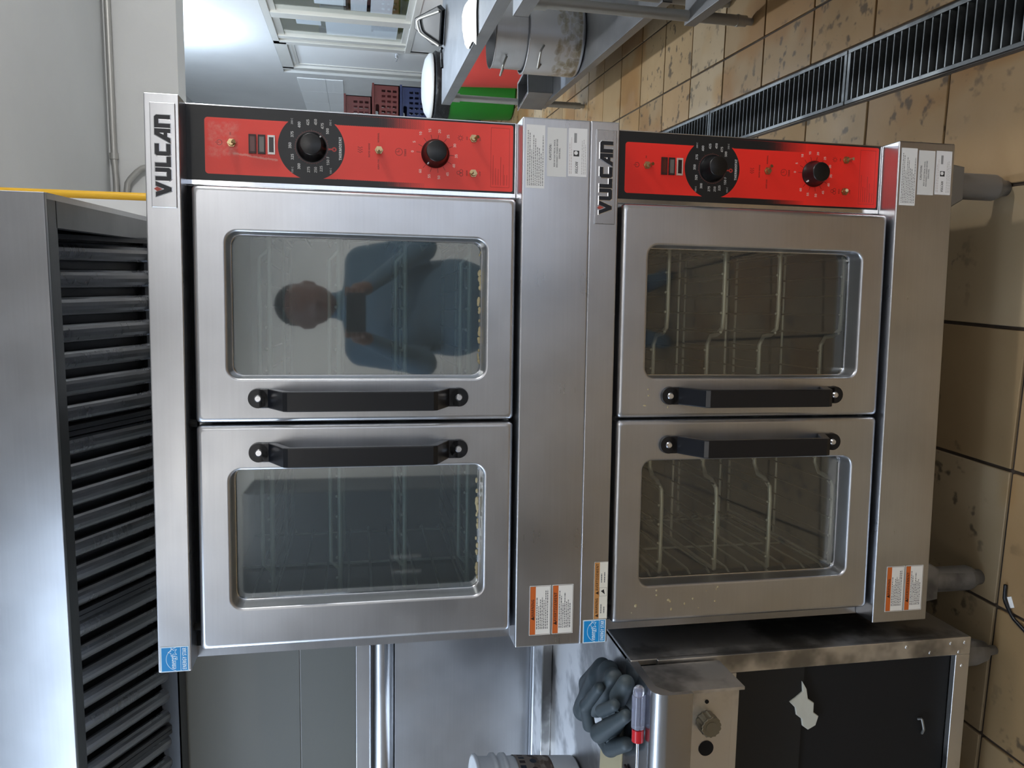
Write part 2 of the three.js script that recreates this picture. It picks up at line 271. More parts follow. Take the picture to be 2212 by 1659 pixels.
// ------------------------------------------------------------------ floor drain
{
  const g = group('drain_grate', 0.816, 0, 0); tag(g, 'long steel floor drain grate with narrow cross bars', 'drain');
  mesh('channel', [box(-0.081, -0.077, -0.2, -0.004, -3.0, ZB - 0.1), box(0.077, 0.081, -0.2, -0.004, -3.0, ZB - 0.1)], M.pit, g);
  const barGeo = metric(box(-0.067, 0.067, -0.024, 0.0, -0.002, 0.002));
  for (const [z0, z1] of [[-2.605, -1.678], [-1.672, -0.745], [-0.739, 0.19], [0.196, 1.12]]) {
    mesh('edge_strip', [box(-0.078, -0.067, -0.025, 0.002, z0, z1, 0.0015), box(0.067, 0.078, -0.025, 0.002, z0, z1, 0.0015), box(-0.067, 0.067, -0.025, 0.001, z0, z0 + 0.012), box(-0.067, 0.067, -0.025, 0.001, z1 - 0.012, z1)], M.grate, g);
    for (let k = 1; k < 32; k++) { const b = new THREE.Mesh(barGeo, M.grate); b.name = 'bar'; b.castShadow = b.receiveShadow = true; b.position.z = z0 + k * (z1 - z0) / 32; g.add(b); }
  }
}

// ------------------------------------------------------------------ exhaust hood
{
  const g = group('exhaust_hood', 0, YH, -0.2); tag(g, 'large stainless steel exhaust hood with baffle filters above the ovens', 'hood');
  const x0 = -2.3, x1 = 0.351;
  mesh('front_panel', box(x0, x1, 0, YC - YH, -0.012, 0, 0.002), M.hood, g);
  for (const q of [x1 - 0.012, x0]) mesh('side_panel', box(q, q + 0.012, 0, YC - YH, -0.79, -0.012), M.hood, g);
  mesh('lip', [box(x0 + 0.012, x1 - 0.012, 0, 0.004, -0.055, -0.012), box(x0 + 0.012, x1 - 0.012, 0, 0.03, -0.059, -0.055), box(x1 - 0.06, x1 - 0.012, 0, 0.004, -0.79, -0.055), box(x1 - 0.064, x1 - 0.06, 0, 0.03, -0.79, -0.055)], M.hoodInner, g);
  mesh('grease_trough', [box(x0, x1 - 0.06, -0.05, -0.046, -0.79, -0.70), box(x0, x1 - 0.06, -0.05, 0.0, -0.704, -0.70)], M.hoodInner, g);
  mesh('inner_back', [box(x0, x1 - 0.02, 0.0, 0.42, -0.795, -0.79), box(x0, x1, 0.41, 0.415, -0.79, -0.01)], M.hoodInner, g);
  const a = [0.34, -0.12], b = [-0.02, -0.73]; // filter plane, from front top to rear bottom
  const len = Math.hypot(a[0] - b[0], a[1] - b[1]), ang = Math.atan2(a[1] - b[1], a[0] - b[0]);
  const w = 0.486;
  for (let k = 0; k < 5; k++) {
    const fx = x1 - 0.062 - (k + 1) * w - 0.0;
    const place = (geo) => { geo.rotateX(ang); return move(geo, 0, (a[0] + b[0]) / 2, (a[1] + b[1]) / 2); };
    const f = mesh('baffle_filter', [place(box(fx, fx + 0.012, -len / 2, len / 2, -0.02, 0.02)), place(box(fx + w - 0.014, fx + w - 0.002, -len / 2, len / 2, -0.02, 0.02)), place(box(fx, fx + w - 0.002, len / 2 - 0.02, len / 2, -0.02, 0.02)), place(box(fx, fx + w - 0.002, -len / 2, -len / 2 + 0.02, -0.02, 0.02)), place(box(fx, fx + w, -len / 2, len / 2, -0.026, -0.021))], M.hoodInner, g);
    for (let i = 0; i < 7; i++) {
      const bx = fx + 0.0405 + i * 0.0672, q = 0.0235;
      const pr = []; for (let t = 0; t <= 8; t++) { const an = Math.PI * t / 8; pr.push([bx - q * Math.cos(an), 0.016 * Math.sin(an)]); }
      for (let t = 8; t >= 0; t--) { const an = Math.PI * t / 8; pr.push([bx - (q - 0.0015) * Math.cos(an), 0.016 * Math.sin(an) - 0.0015]); }
      const sh = extrude(poly(pr), len - 0.04); sh.rotateX(-Math.PI / 2); move(sh, 0, -(len - 0.04) / 2, 0); sh.rotateY(0);
      // profile now lies in x-(-z); turn it to bulge towards the room
      sh.rotateY(Math.PI); move(sh, 2 * bx, 0, 0);
      mesh('baffle', place(move(sh, 0, 0, 0.002)), M.baffle, f);
    }
  }
}

// ------------------------------------------------------------------ the two ovens
const TURN = 0.055, OX = (x, z) => [x * Math.cos(TURN) + z * Math.sin(TURN), -x * Math.sin(TURN) + z * Math.cos(TURN)];
const panelTex = (worn) => canvasTex(450, 2040, (c, W, H) => {
  const X = (x) => (x - 0.377) / 0.132 * W, Y = (y) => (0.735 - y) / 0.6 * H, P = W / 0.132;
  c.fillStyle = '#17181a'; c.fillRect(0, 0, W, H);
  const red = worn ? '#f04438' : '#fb2f24', rr = (x0, x1, y0, y1, r) => { c.beginPath(); c.roundRect(X(x0), Y(y1), X(x1) - X(x0), Y(y0) - Y(y1), r * P); c.fill(); };  // lower panel gets a stronger red that offsets its dimmer light
  c.fillStyle = red; rr(0.389, 0.4885, 0.25, 0.702, 0.006); rr(0.3805, 0.506, 0.139, 0.31, 0.004);
  for (const [xa, xb] of [[0.3805, 0.389], [0.4885, 0.506]]) { // halftone from black to red
    c.fillStyle = red; c.fillRect(X(xa), Y(0.47), X(xb) - X(xa), Y(0.3) - Y(0.47));
    c.fillStyle = '#17181a';
    for (let y = 0.47, k = 0; y > 0.31; y -= 0.0016, k++) for (let x = xa + (k % 2) * 0.0008; x < xb; x += 0.0016) { const q = (y - 0.305) / 0.165; c.beginPath(); c.arc(X(x), Y(y), Math.sqrt(q) * 0.00125 * P, 0, 7); c.fill(); }
  }
  c.fillStyle = '#17181a'; c.beginPath(); c.arc(X(0.445), Y(0.516), 0.0595 * P, 0, 7); c.fill();
  const txt = (s, x, y, size, col, font = 'bold') => { c.fillStyle = col; c.font = `${font} ${size * P}px sans-serif`; c.textAlign = 'center'; c.textBaseline = 'middle'; c.fillText(s, X(x), Y(y)); };
  const dial = [['350', 5, 152], ['375', 85, 135], ['400', 155, 85], ['425', 175, 25], ['450', 180, -30], ['475', 155, -77], ['500', 120, -113], ['325', -75, 135], ['300', -140, 90], ['275', -160, 23], ['250', -160, -27], ['225', -150, -67], ['150 F', -92, -115]];
  for (const [s, dx, dy] of dial) txt(s, 0.445 + dx * 0.000253, 0.516 + dy * 0.000253, 0.0066, '#d8d8d6');
  for (const [s, dx, dy] of [['200 C', 190, 135], ['250 C', 195, -135], ['150 C', -180, 135], ['100 C', -175, -135]]) txt(s, 0.445 + dx * 0.000235, 0.516 + dy * 0.000253, 0.0045, '#bdbdbb');
  c.strokeStyle = '#8d4b44'; c.lineWidth = 2; c.beginPath(); c.arc(X(0.445), Y(0.516), 0.029 * P, 0, 7); c.stroke();
  for (let a = 0; a < 44; a++) { const t = a / 44 * 6.283; c.beginPath(); c.moveTo(X(0.445) + Math.cos(t) * 0.029 * P, Y(0.516) + Math.sin(t) * 0.029 * P); c.lineTo(X(0.445) + Math.cos(t) * (a % 4 ? 0.0305 : 0.032) * P, Y(0.516) + Math.sin(t) * (a % 4 ? 0.0305 : 0.032) * P); c.stroke(); }
  txt('THERMOSTAT', 0.445, 0.4645, 0.0066, '#e8e8e6');
  c.fillStyle = '#b8352c'; c.beginPath(); c.arc(X(0.443), Y(0.4755), 0.0042 * P, 0, 7); c.fill(); c.fillRect(X(0.4415), Y(0.486), 0.003 * P, 0.01 * P);
  c.fillStyle = '#17181a'; c.beginPath(); c.arc(X(0.443), Y(0.4755), 0.0018 * P, 0, 7); c.fill();
  const ink = '#6d1914';
  c.strokeStyle = ink; c.lineWidth = 3; c.beginPath(); c.arc(X(0.445), Y(0.677), 0.0045 * P, -1.2, 4.34); c.moveTo(X(0.445), Y(0.684)); c.lineTo(X(0.445), Y(0.677)); c.stroke();
  txt('ON', 0.461, 0.658, 0.0035, ink); txt('OFF', 0.445, 0.6465, 0.0035, ink);
  c.lineWidth = 2.5; for (const d of [-0.004, 0, 0.004]) { c.beginPath(); for (let t = 0; t <= 10; t++) { const px = X(0.445 + d + 0.0012 * Math.sin(t * 0.9)), py = Y(0.424 + t * 0.0009); t ? c.lineTo(px, py) : c.moveTo(px, py); } c.stroke(); }
  txt('RAPID MODE', 0.445, 0.412, 0.0042, ink); txt('NORMAL', 0.469, 0.395, 0.0042, ink); txt('AIRFLOW', 0.42, 0.395, 0.0042, ink);
  c.beginPath(); c.arc(X(0.445), Y(0.357), 0.0065 * P, 0, 7); c.moveTo(X(0.445), Y(0.3625)); c.lineTo(X(0.445), Y(0.357)); c.lineTo(X(0.449), Y(0.357)); c.stroke();
  txt('TIMER', 0.444, 0.345, 0.0045, ink);
  const tm = [['0', 10, 187], ['5', 88, 172], ['10', 157, 120], ['15', 185, 44], ['20', 183, -35], ['25', 145, -108], ['30', 75, -163], ['35', -10, -176], ['40', -90, -156], ['45', -160, -103], ['50', -190, -31], ['55', -183, 49], ['60', -145, 122]];
  for (const [s, dx, dy] of tm) { txt(s, 0.445 + dx * 0.000229, 0.289 + dy * 0.000229, 0.0066, '#f0c9c0'); const l = Math.hypot(dx, dy); c.strokeStyle = ink; c.lineWidth = 2.5; c.beginPath(); c.moveTo(X(0.445 + dx / l * 0.027), Y(0.289 + dy / l * 0.027)); c.lineTo(X(0.445 + dx / l * 0.0355), Y(0.289 + dy / l * 0.0355)); c.stroke(); }
  for (const [x, t1, t2] of [[0.477, 'ON', 'OFF'], [0.412, 'HIGH', 'LOW']]) { txt(t1, x, 0.2285, 0.004, ink); txt(t2, x, 0.2035, 0.004, ink); }
  c.strokeStyle = ink; c.lineWidth = 2.5; c.beginPath(); c.arc(X(0.477), Y(0.241), 0.0032 * P, 0, 7); c.stroke();
  for (let a = 0; a < 8; a++) { c.beginPath(); c.moveTo(X(0.477) + Math.cos(a * 0.785) * 0.0045 * P, Y(0.241) + Math.sin(a * 0.785) * 0.0045 * P); c.lineTo(X(0.477) + Math.cos(a * 0.785) * 0.006 * P, Y(0.241) + Math.sin(a * 0.785) * 0.006 * P); c.stroke(); }
  for (let a = 0; a < 3; a++) { c.beginPath(); c.arc(X(0.412) + Math.cos(a * 2.094 - 1.57) * 0.0036 * P, Y(0.241) + Math.sin(a * 2.094 - 1.57) * 0.0036 * P, 0.003 * P, 0, 7); c.stroke(); }
  c.strokeStyle = '#a3221a'; c.lineWidth = 2; c.strokeRect(X(0.388), Y(0.182), X(0.4995) - X(0.388), Y(0.146) - Y(0.182));
  c.fillStyle = '#a3221a'; for (let k = 0; k < 5; k++) c.fillRect(X(0.392), Y(0.178 - k * 0.005), (0.03 + 0.03 * hash(k, 1, 1)) * P, 2.5); for (let k = 0; k < 2; k++) c.fillRect(X(0.392), Y(0.156 - k * 0.005), 0.02 * P, 2.5);
  if (worn) { // rubbed patches by the power switch, a pale streak beside the lamps
    c.fillStyle = 'rgba(232,150,138,0.10)';
    for (let k = 0; k < 320; k++) { const x = 0.445 + (hash(k, 3, 2) - 0.4) * 0.06, y = 0.67 + (hash(k, 4, 2) - 0.5) * 0.05; c.beginPath(); c.ellipse(X(x), Y(y), (0.0015 + 0.005 * hash(k, 5, 2)) * P, (0.001 + 0.003 * hash(k, 6, 2)) * P, hash(k, 7, 2) * 3, 0, 7); c.fill(); }
    c.fillStyle = 'rgba(238,160,148,0.55)'; let px = 0.427, py = 0.655;
    for (let k = 0; k < 60; k++) { px += (hash(k, 8, 2) - 0.62) * 0.0012; py -= 0.0013; px = Math.max(0.404, px); c.beginPath(); c.ellipse(X(px), Y(py), (0.0012 + 0.0018 * hash(k, 9, 2)) * P, 0.0013 * P, 0, 0, 7); c.fill(); }
  }
});
const lines = (c, x, y, w, n, dy, lh, col, s) => { c.fillStyle = col; for (let k = 0; k < n; k++) { let u = x; const end = x + w * (0.55 + 0.45 * hash(k, s, 9)); while (u < end) { const l = 4 + 14 * hash(k, Math.floor(u), s); c.fillRect(u, y + k * dy, Math.min(l, end - u), lh); u += l + 4; } } };
function printed(name, w, h, draw, x0, x1, y0, y1, z, parent, label, px = 3200) {
  const W = Math.round((x1 - x0) * px), H = Math.round((y1 - y0) * px), t = canvasTex(W, H, (c) => draw(c, W, H));
  const m = std({ map: t, roughness: 0.45 }), g = move(new THREE.PlaneGeometry(x1 - x0, y1 - y0), (x0 + x1) / 2, (y0 + y1) / 2, z);
  const edge = box(x0, x1, y0, y1, z - 0.0005, z - 0.0001);
  const o = mesh(name, edge, M.white, parent); o.userData.label = label;
  const f = new THREE.Mesh(g, m); f.name = 'print'; f.receiveShadow = true; o.add(f);
  return o;
}
const warn = (c, W, H, title, tw, s) => {
  c.fillStyle = '#f2eee6'; c.fillRect(0, 0, W, H); c.strokeStyle = '#6b5b50'; c.lineWidth = 2; c.strokeRect(4, 4, W - 8, H - 8);
  c.fillStyle = '#d2682a'; c.fillRect(5, 5, W - 10, H * 0.25);
  c.fillStyle = '#3a1c10'; const fs = H * 0.2; c.font = `bold ${fs}px sans-serif`; c.textBaseline = 'middle'; c.textAlign = 'center'; c.fillText(title, W * 0.55, H * 0.15, W * tw);
  c.beginPath(); const tx = W * (0.53 - tw / 2) - fs * 0.55; c.moveTo(tx, H * 0.23); c.lineTo(tx + fs * 0.9, H * 0.23); c.lineTo(tx + fs * 0.45, H * 0.06); c.fill();
  lines(c, W * 0.12, H * 0.33, W * 0.8, 7, H * 0.083, H * 0.042, '#6d6b68', s);
};
const estar = (c, W, H) => {
  c.fillStyle = '#dff0fa'; c.fillRect(0, 0, W, H); c.fillStyle = '#1491d6'; c.fillRect(W * 0.04, H * 0.04, W * 0.92, H * 0.92);
  c.strokeStyle = '#eaf6fd'; c.lineWidth = W * 0.018; c.beginPath(); c.arc(W * 0.5, H * 0.66, W * 0.47, Math.PI * 1.08, Math.PI * 1.92); c.stroke();
  c.beginPath(); c.moveTo(W * 0.04, H * 0.71); c.lineTo(W * 0.96, H * 0.71); c.stroke();
  c.fillStyle = '#f2fafe'; c.font = `bold ${H * 0.2}px sans-serif`; c.textAlign = 'center'; c.textBaseline = 'middle'; c.fillText('ENERGY STAR', W * 0.5, H * 0.845, W * 0.86);
  c.font = `italic bold ${H * 0.25}px serif`; c.fillText('energy', W * 0.38, H * 0.45, W * 0.55);
  c.beginPath(); for (let k = 0; k < 11; k++) { const r = k % 2 ? 0.075 : 0.17, a = k * Math.PI / 5 - Math.PI / 2; const x = W * 0.78 + Math.cos(a) * r * W, y = H * 0.43 + Math.sin(a) * r * H; k ? c.lineTo(x, y) : c.moveTo(x, y); } c.stroke();
};
const LET = { V: [[[0, 1], [0.32, 1], [0.55, 0.42], [0.78, 1], [1.1, 1], [0.68, 0], [0.42, 0]], 1.1], U: [[[0, 1], [0.3, 1], [0.3, 0.28], [0.62, 0.28], [0.62, 1], [0.92, 1], [0.92, 0.13], [0.79, 0], [0.13, 0], [0, 0.13]], 0.92], L: [[[0, 1], [0.3, 1], [0.3, 0.27], [0.75, 0.27], [0.75, 0], [0, 0]], 0.75],
  C: [[[0.13, 1], [0.85, 1], [0.85, 0.73], [0.3, 0.73], [0.3, 0.27], [0.85, 0.27], [0.85, 0], [0.13, 0], [0, 0.13], [0, 0.87]], 0.85], A: [[[0, 0], [0.34, 0], [0.45, 0.2], [0.72, 0.2], [0.72, 0], [1.02, 0], [1.02, 1], [0.6, 1]], 1.02, [[0.57, 0.42], [0.72, 0.42], [0.72, 0.72]]], N: [[[0, 0], [0.3, 0], [0.3, 0.73], [0.62, 0.73], [0.62, 0], [0.92, 0], [0.92, 0.87], [0.79, 1], [0, 1]], 0.92] };

function makeOven(base, lift, which, legs) {
  const o = group('convection_oven', 0, base, 0, TURN), Y = (y) => y + lift;
  const B = (x0, x1, y0, y1, z0, z1, r) => box(x0, x1, Y(y0), Y(y1), z0, z1, r);
  mesh('cabinet', [B(-0.511, -0.49, 0, 0.79, -0.85, -0.06), B(0.49, 0.511, 0, 0.79, -0.85, -0.06), B(-0.49, 0.49, 0.74, 0.79, -0.85, -0.06), B(-0.49, 0.49, 0, 0.11, -0.85, -0.06), B(-0.49, 0.49, 0.11, 0.74, -0.85, -0.83), B(0.345, 0.49, 0.11, 0.74, -0.075, -0.06), B(-0.49, -0.46, 0.11, 0.74, -0.075, -0.06), B(-0.46, 0.345, 0.11, 0.15, -0.075, -0.06), B(-0.46, 0.345, 0.70, 0.74, -0.075, -0.06)], M.side, o);
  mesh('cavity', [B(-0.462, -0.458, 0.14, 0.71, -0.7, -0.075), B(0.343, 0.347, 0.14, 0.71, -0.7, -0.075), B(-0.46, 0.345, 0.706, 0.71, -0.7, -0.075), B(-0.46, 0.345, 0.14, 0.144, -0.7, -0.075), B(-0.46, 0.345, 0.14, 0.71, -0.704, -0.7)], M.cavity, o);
  mesh('dark_gap_strip', [B(-0.487, -0.48, 0.12, 0.735, -0.06, -0.056), B(-0.487, 0.366, 0.722, 0.735, -0.06, -0.054), B(-0.487, 0.366, 0.132, 0.139, -0.06, -0.054)], M.gap, o);  // black strips along the gaps round the doors
  const header = mesh('header_trim', B(-0.511, 0.511, 0.733, 0.79, -0.06, 0, 0.0022), M.trim, o);
  const lower = mesh('bottom_trim', B(-0.511, 0.511, 0, 0.132, -0.06, 0, 0.003), M.trim, o);
  for (const x of [-0.44, -0.06]) mesh('hinge', [cyl('y', 0.007, 0.007, 0.016, x, Y(0.727), -0.03)], M.gap, o);
  // name plate with raised letters
  const plate = mesh('nameplate', B(0.319, 0.495, 0.739, 0.780, 0, 0.003, 0.0012), M.plate, o);
  { let u = 0; const sx = 0.137 / 5.86, sy = 0.0255, xx = 0.337, yy = Y(0.747);
    for (const ch of 'VULCAN') {
      const [pts, w, hole] = LET[ch], tr = (p) => [xx + (u + p[0]) * sx, yy + p[1] * sy];
      const sh = poly(pts.map(tr), hole ? [hole.map(tr)] : []);
      mesh('letter_rim', move(new THREE.ExtrudeGeometry(sh, { depth: 0.0006, bevelEnabled: true, bevelThickness: 0.0004, bevelSize: 0.0013, bevelSegments: 1 }), 0, 0, 0.003), M.chrome, plate);
      mesh('letter', move(new THREE.ExtrudeGeometry(sh, { depth: 0.0016, bevelEnabled: false }), 0, 0, 0.003), M.ink, plate).userData.label = `black letter ${ch}`;
      if (ch === 'V') mesh('emblem', move(extrude(poly([[0.55, 0.6], [0.40, 0.93], [0.55, 1.12], [0.70, 0.93]].map(tr)), 0.0016), 0, 0, 0.003), M.red, plate);
      u += w + 0.06;
    } }
  // control panel
  const panel = mesh('control_panel', B(0.368, 0.511, 0.132, 0.738, -0.06, -0.0545, 0.0015), M.polish, o);
  const face = new THREE.Mesh(move(new THREE.PlaneGeometry(0.132, 0.6), 0.443, Y(0.435), -0.0542), std({ map: panelTex(which === 'upper'), roughness: 0.38 })); face.name = 'panel_print'; face.receiveShadow = true; panel.add(face);
  const zp = -0.0542;
  const knob = (x, y, r, a, tick) => {
    const pr = [[r * 1.0, 0], [r * 1.0, 0.004], [r * 0.86, 0.008], [r * 0.74, 0.028], [r * 0.68, 0.0305], [0, 0.031]];
    const g = new THREE.LatheGeometry(pr.map((p) => new THREE.Vector2(...p)), 40); g.rotateX(Math.PI / 2);
    const k = mesh('knob', move(g, x, Y(y), zp), M.knob, panel);
    const t = box(-0.0012, 0.0012, r * 0.62, r * 0.97, 0.0, 0.006); t.rotateZ(a);
    mesh('pointer', [move(t, x, Y(y), zp + 0.004)], tick, panel);
  };
  const up = which === 'upper';
  knob(0.445, 0.516, 0.0265, up ? -2.3 : -2.5, M.white); knob(0.445, 0.289, 0.0265, up ? 0.95 : 0.75, M.white);
  for (const [x, y, ty, tz] of [[0.445, 0.656, -0.4, 0], [0.446, 0.394, 0, up ? 0.5 : -0.6], [0.477, 0.216, -0.4, 0], [0.412, 0.216, 0.4, 0]]) {
    const lever = cyl('z', 0.0022, 0.0032, 0.016, 0, 0, 0.011, 12); lever.rotateX(ty * -0.8); lever.rotateY(tz * -0.7);
    mesh('toggle_switch', [cyl('z', 0.0078, 0.0078, 0.003, x, Y(y), zp + 0.0015, 6), cyl('z', 0.0058, 0.005, 0.006, x, Y(y), zp + 0.005, 20), move(lever, x, Y(y), zp)], M.brass, panel);
  }
  [['#5a241c', '#3a1713'], ['#6f6b66', '#2a201e'], ['#2a1a18', up ? '#f4f2ee' : '#c9b9ae']].forEach(([lens, rim], i) => {
    const y = [0.620, 0.604, 0.587][i];
    const l = mesh('indicator_lamp', [B(0.428, 0.462, y - 0.0064, y - 0.0042, zp, zp + 0.003), B(0.428, 0.462, y + 0.0042, y + 0.0064, zp, zp + 0.003), B(0.428, 0.4315, y - 0.005, y + 0.005, zp, zp + 0.003), B(0.4585, 0.462, y - 0.005, y + 0.005, zp, zp + 0.003), B(0.4315, 0.4585, y - 0.0042, y + 0.0042, zp, zp + 0.0022)], std({ color: S(rim), roughness: 0.4 }), panel);
    l.userData.label = ['dark red indicator lens', 'grey indicator lens', 'framed indicator lens'][i];
    mesh('lens', B(0.4315, 0.4585, y - 0.0042, y + 0.0042, zp + 0.0022, zp + 0.0026), std({ color: S(lens), roughness: 0.25 }), panel);
  });
  // doors
  for (const [x0, x1, w0, w1, hx, sides] of [[-0.058, 0.362, 0.0225, 0.2835, -0.0135, 'right'], [-0.480, -0.0625, -0.404, -0.1455, -0.1125, 'left']]) {
    const y0 = Y(0.139), y1 = Y(0.7195), L = [rectLoop(x0, x1, y0, y1, 0.008, -0.0585)];
    for (let k = 0; k <= 5; k++) { const t = k * Math.PI / 10, q = 0.009 * (1 - Math.cos(t)); L.push(rectLoop(x0 + q, x1 - q, y0 + q, y1 - q, 0.008, -0.012 - 0.009 * (1 - Math.sin(t)))); }
    for (const q of [0.0096]) L.push(rectLoop(x0 + q, x1 - q, y0 + q, y1 - q, 0.008, -0.012));
    L.push(rectLoop(w0 - 0.0056, w1 + 0.0056, Y(0.196) - 0.0056, Y(0.6625) + 0.0056, 0.0256, -0.012));
    for (let k = 0; k <= 4; k++) { const t = k * Math.PI / 8, q = 0.005 * (1 - Math.sin(t)); L.push(rectLoop(w0 - q, w1 + q, Y(0.196) - q, Y(0.6625) + q, 0.02 + q, -0.012 - 0.005 * (1 - Math.cos(t)))); }
    L.push(rectLoop(w0 + 0.002, w1 - 0.002, Y(0.198), Y(0.6605), 0.018, -0.052));
    const d = mesh('door', loft(L), M.oven, o);
    d.userData.label = `${sides} oven door`;
    const ring = roundRect(THREE.Shape, w0 - 0.004, w1 + 0.004, Y(0.192), Y(0.6665), 0.024); ring.holes.push(roundRect(THREE.Path, w0 + 0.004, w1 - 0.004, Y(0.2), Y(0.6585), 0.017));
    mesh('window_rim', [move(extrude(ring, 0.004, 0.0015, 2, 10), 0, 0, -0.056)], M.polish, d);
    mesh('window_glass', box(w0 - 0.003, w1 + 0.003, Y(0.193), Y(0.6655), -0.0565, -0.0535), up ? M.filmedGlass : M.glass, d);
    if (up) { const cr = []; for (let k = 0; k < 26; k++) { const g = new THREE.IcosahedronGeometry(R(0.0018, 0.0042), 1); g.scale(1.6, R(0.5, 1.1), 0.5); cr.push(move(g, R(w0 + 0.02, w1 - 0.02), Y(0.2) + R(0, 0.004), -0.0525)); } mesh('residue', cr, M.crust, d); }
    if (!up) { const sp = []; for (let k = 0; k < 14; k++) { const g = new THREE.IcosahedronGeometry(R(0.0012, 0.0026), 1); g.scale(R(0.6, 1.8), R(0.5, 1.6), 0.25); sp.push(move(g, R(x0 + 0.02, w0 - 0.01), Y(R(0.45, 0.69)), -0.0118)); } mesh('splashes', sp, M.crust, d); }
    // handle: strap profile across x, round pads at both ends
    const hz = -0.0118, A = 0.0, prof = [[0.262, 0.002], [0.292, 0.067], [0.3, 0.0705], [0.555, 0.0705], [0.563, 0.067], [0.597, 0.002], [0.58, 0.002], [0.551, 0.055], [0.304, 0.055], [0.279, 0.002]];
    const pg = extrude(poly(prof.map(([y, z]) => [-z, y])), 0.031, 0.002, 2); // x of the profile = -z
    pg.rotateY(Math.PI / 2); // z of the extrusion -> x, x of the profile -> -z
    const pads = [];
    for (const [py, sgn] of [[0.246, 1], [0.611, -1]]) { pads.push(cyl('z', 0.0185, 0.0175, 0.008, hx, Y(py), hz + 0.004, 28), box(hx - 0.0175, hx + 0.0175, Y(Math.min(py, py + sgn * 0.03)), Y(Math.max(py, py + sgn * 0.03)), hz, hz + 0.008, 0.002)); }
    mesh('handle', [move(pg, hx - 0.0155, Y(0), hz), ...pads], M.black, d);
    for (const py of [0.246, 0.611]) mesh('screw', [cyl('z', 0.0068, 0.005, 0.003, hx, Y(py), hz + 0.0095, 20), box(hx - 0.004, hx + 0.004, Y(py) - 0.0006, Y(py) + 0.0006, hz + 0.0108, hz + 0.0112), box(hx - 0.0006, hx + 0.0006, Y(py) - 0.004, Y(py) + 0.004, hz + 0.0108, hz + 0.0112)], M.chrome, d);
  }
  // wire ladders that carry the racks
  for (const x of [-0.437, 0.325]) {
    const g = [];
    for (const z of [-0.12, -0.36, -0.62]) g.push(rod([x, Y(0.15), z], [x, Y(0.69), z], 0.003, 6));
    for (let k = 0; k < 11; k++) { const y = Y(0.175 + k * 0.0465), q = x < 0 ? 0.018 : -0.018; g.push(tube([[x, y, -0.1], [x + q, y, -0.11], [x + q, y, -0.63], [x, y, -0.64]], 0.0028, 6, 3)); }
    mesh('rack_guide', g, M.wire, o);
  }
  // stickers
  const caution = (c, W, H) => { c.fillStyle = '#e6e6e3'; c.fillRect(0, 0, W, H); c.fillStyle = '#555'; c.textAlign = 'center'; c.font = `bold ${H * 0.17}px sans-serif`; c.fillText('CAUTION:', W * 0.5, H * 0.22, W * 0.4); c.font = `bold ${H * 0.1}px sans-serif`; c.fillText('RISK OF ELECTRICAL SHOCK,', W * 0.48, H * 0.42, W * 0.6); c.fillText('DISCONNECT POWER BEFORE', W * 0.48, H * 0.55, W * 0.6); c.fillText('SERVICING.', W * 0.48, H * 0.68, W * 0.24); };
  const notice = (c, W, H) => { c.fillStyle = '#f3f3f1'; c.fillRect(0, 0, W, H); lines(c, W * 0.04, H * 0.08, W * 0.9, 9, H * 0.1, H * 0.045, '#8c8c8a', 4); };
  const rating = (c, W, H) => { c.fillStyle = '#f2f1f0'; c.fillRect(0, 0, W, H); lines(c, W * 0.05, H * 0.06, W * 0.88, 2, H * 0.09, H * 0.03, '#c7b9b5', 6); lines(c, W * 0.05, H * 0.72, W * 0.88, 3, H * 0.09, H * 0.03, '#bdb9b5', 7); c.fillStyle = '#333'; c.textAlign = 'center'; c.font = `bold italic ${H * 0.2}px sans-serif`; c.fillText('VULCAN', W * 0.18, H * 0.52, W * 0.25); c.fillRect(W * 0.42, H * 0.28, W * 0.12, H * 0.3); c.fillStyle = '#f2f1f0'; c.beginPath(); c.arc(W * 0.49, H * 0.41, H * 0.1, 0, 7); c.fill(); c.fillStyle = '#999'; c.fillRect(W * 0.7, H * 0.3, W * 0.2, H * 0.14); };
  const zt = 0.0008;
  printed('notice_label', 0, 0, notice, 0.381, 0.497, Y(0.089), Y(0.125), zt, lower, 'white printed notice label');
  printed('caution_label', 0, 0, caution, 0.404, 0.494, Y(0.047), Y(0.0845), zt, lower, 'pale grey caution label');
  printed('rating_label', 0, 0, rating, 0.406, 0.495, Y(0.007), Y(0.0435), zt, lower, 'white rating label');
  printed('warning_label', 0, 0, (c, W, H) => warn(c, W, H, 'WARNING', 0.36, 3), -0.487, -0.387, Y(0.061), Y(0.104), zt, lower, 'orange and white warning label in English');
  printed('warning_label', 0, 0, (c, W, H) => warn(c, W, H, 'AVERTISSEMENT', 0.6, 5), -0.487, -0.387, Y(0.015), Y(0.058), zt, lower, 'orange and white warning label in French');
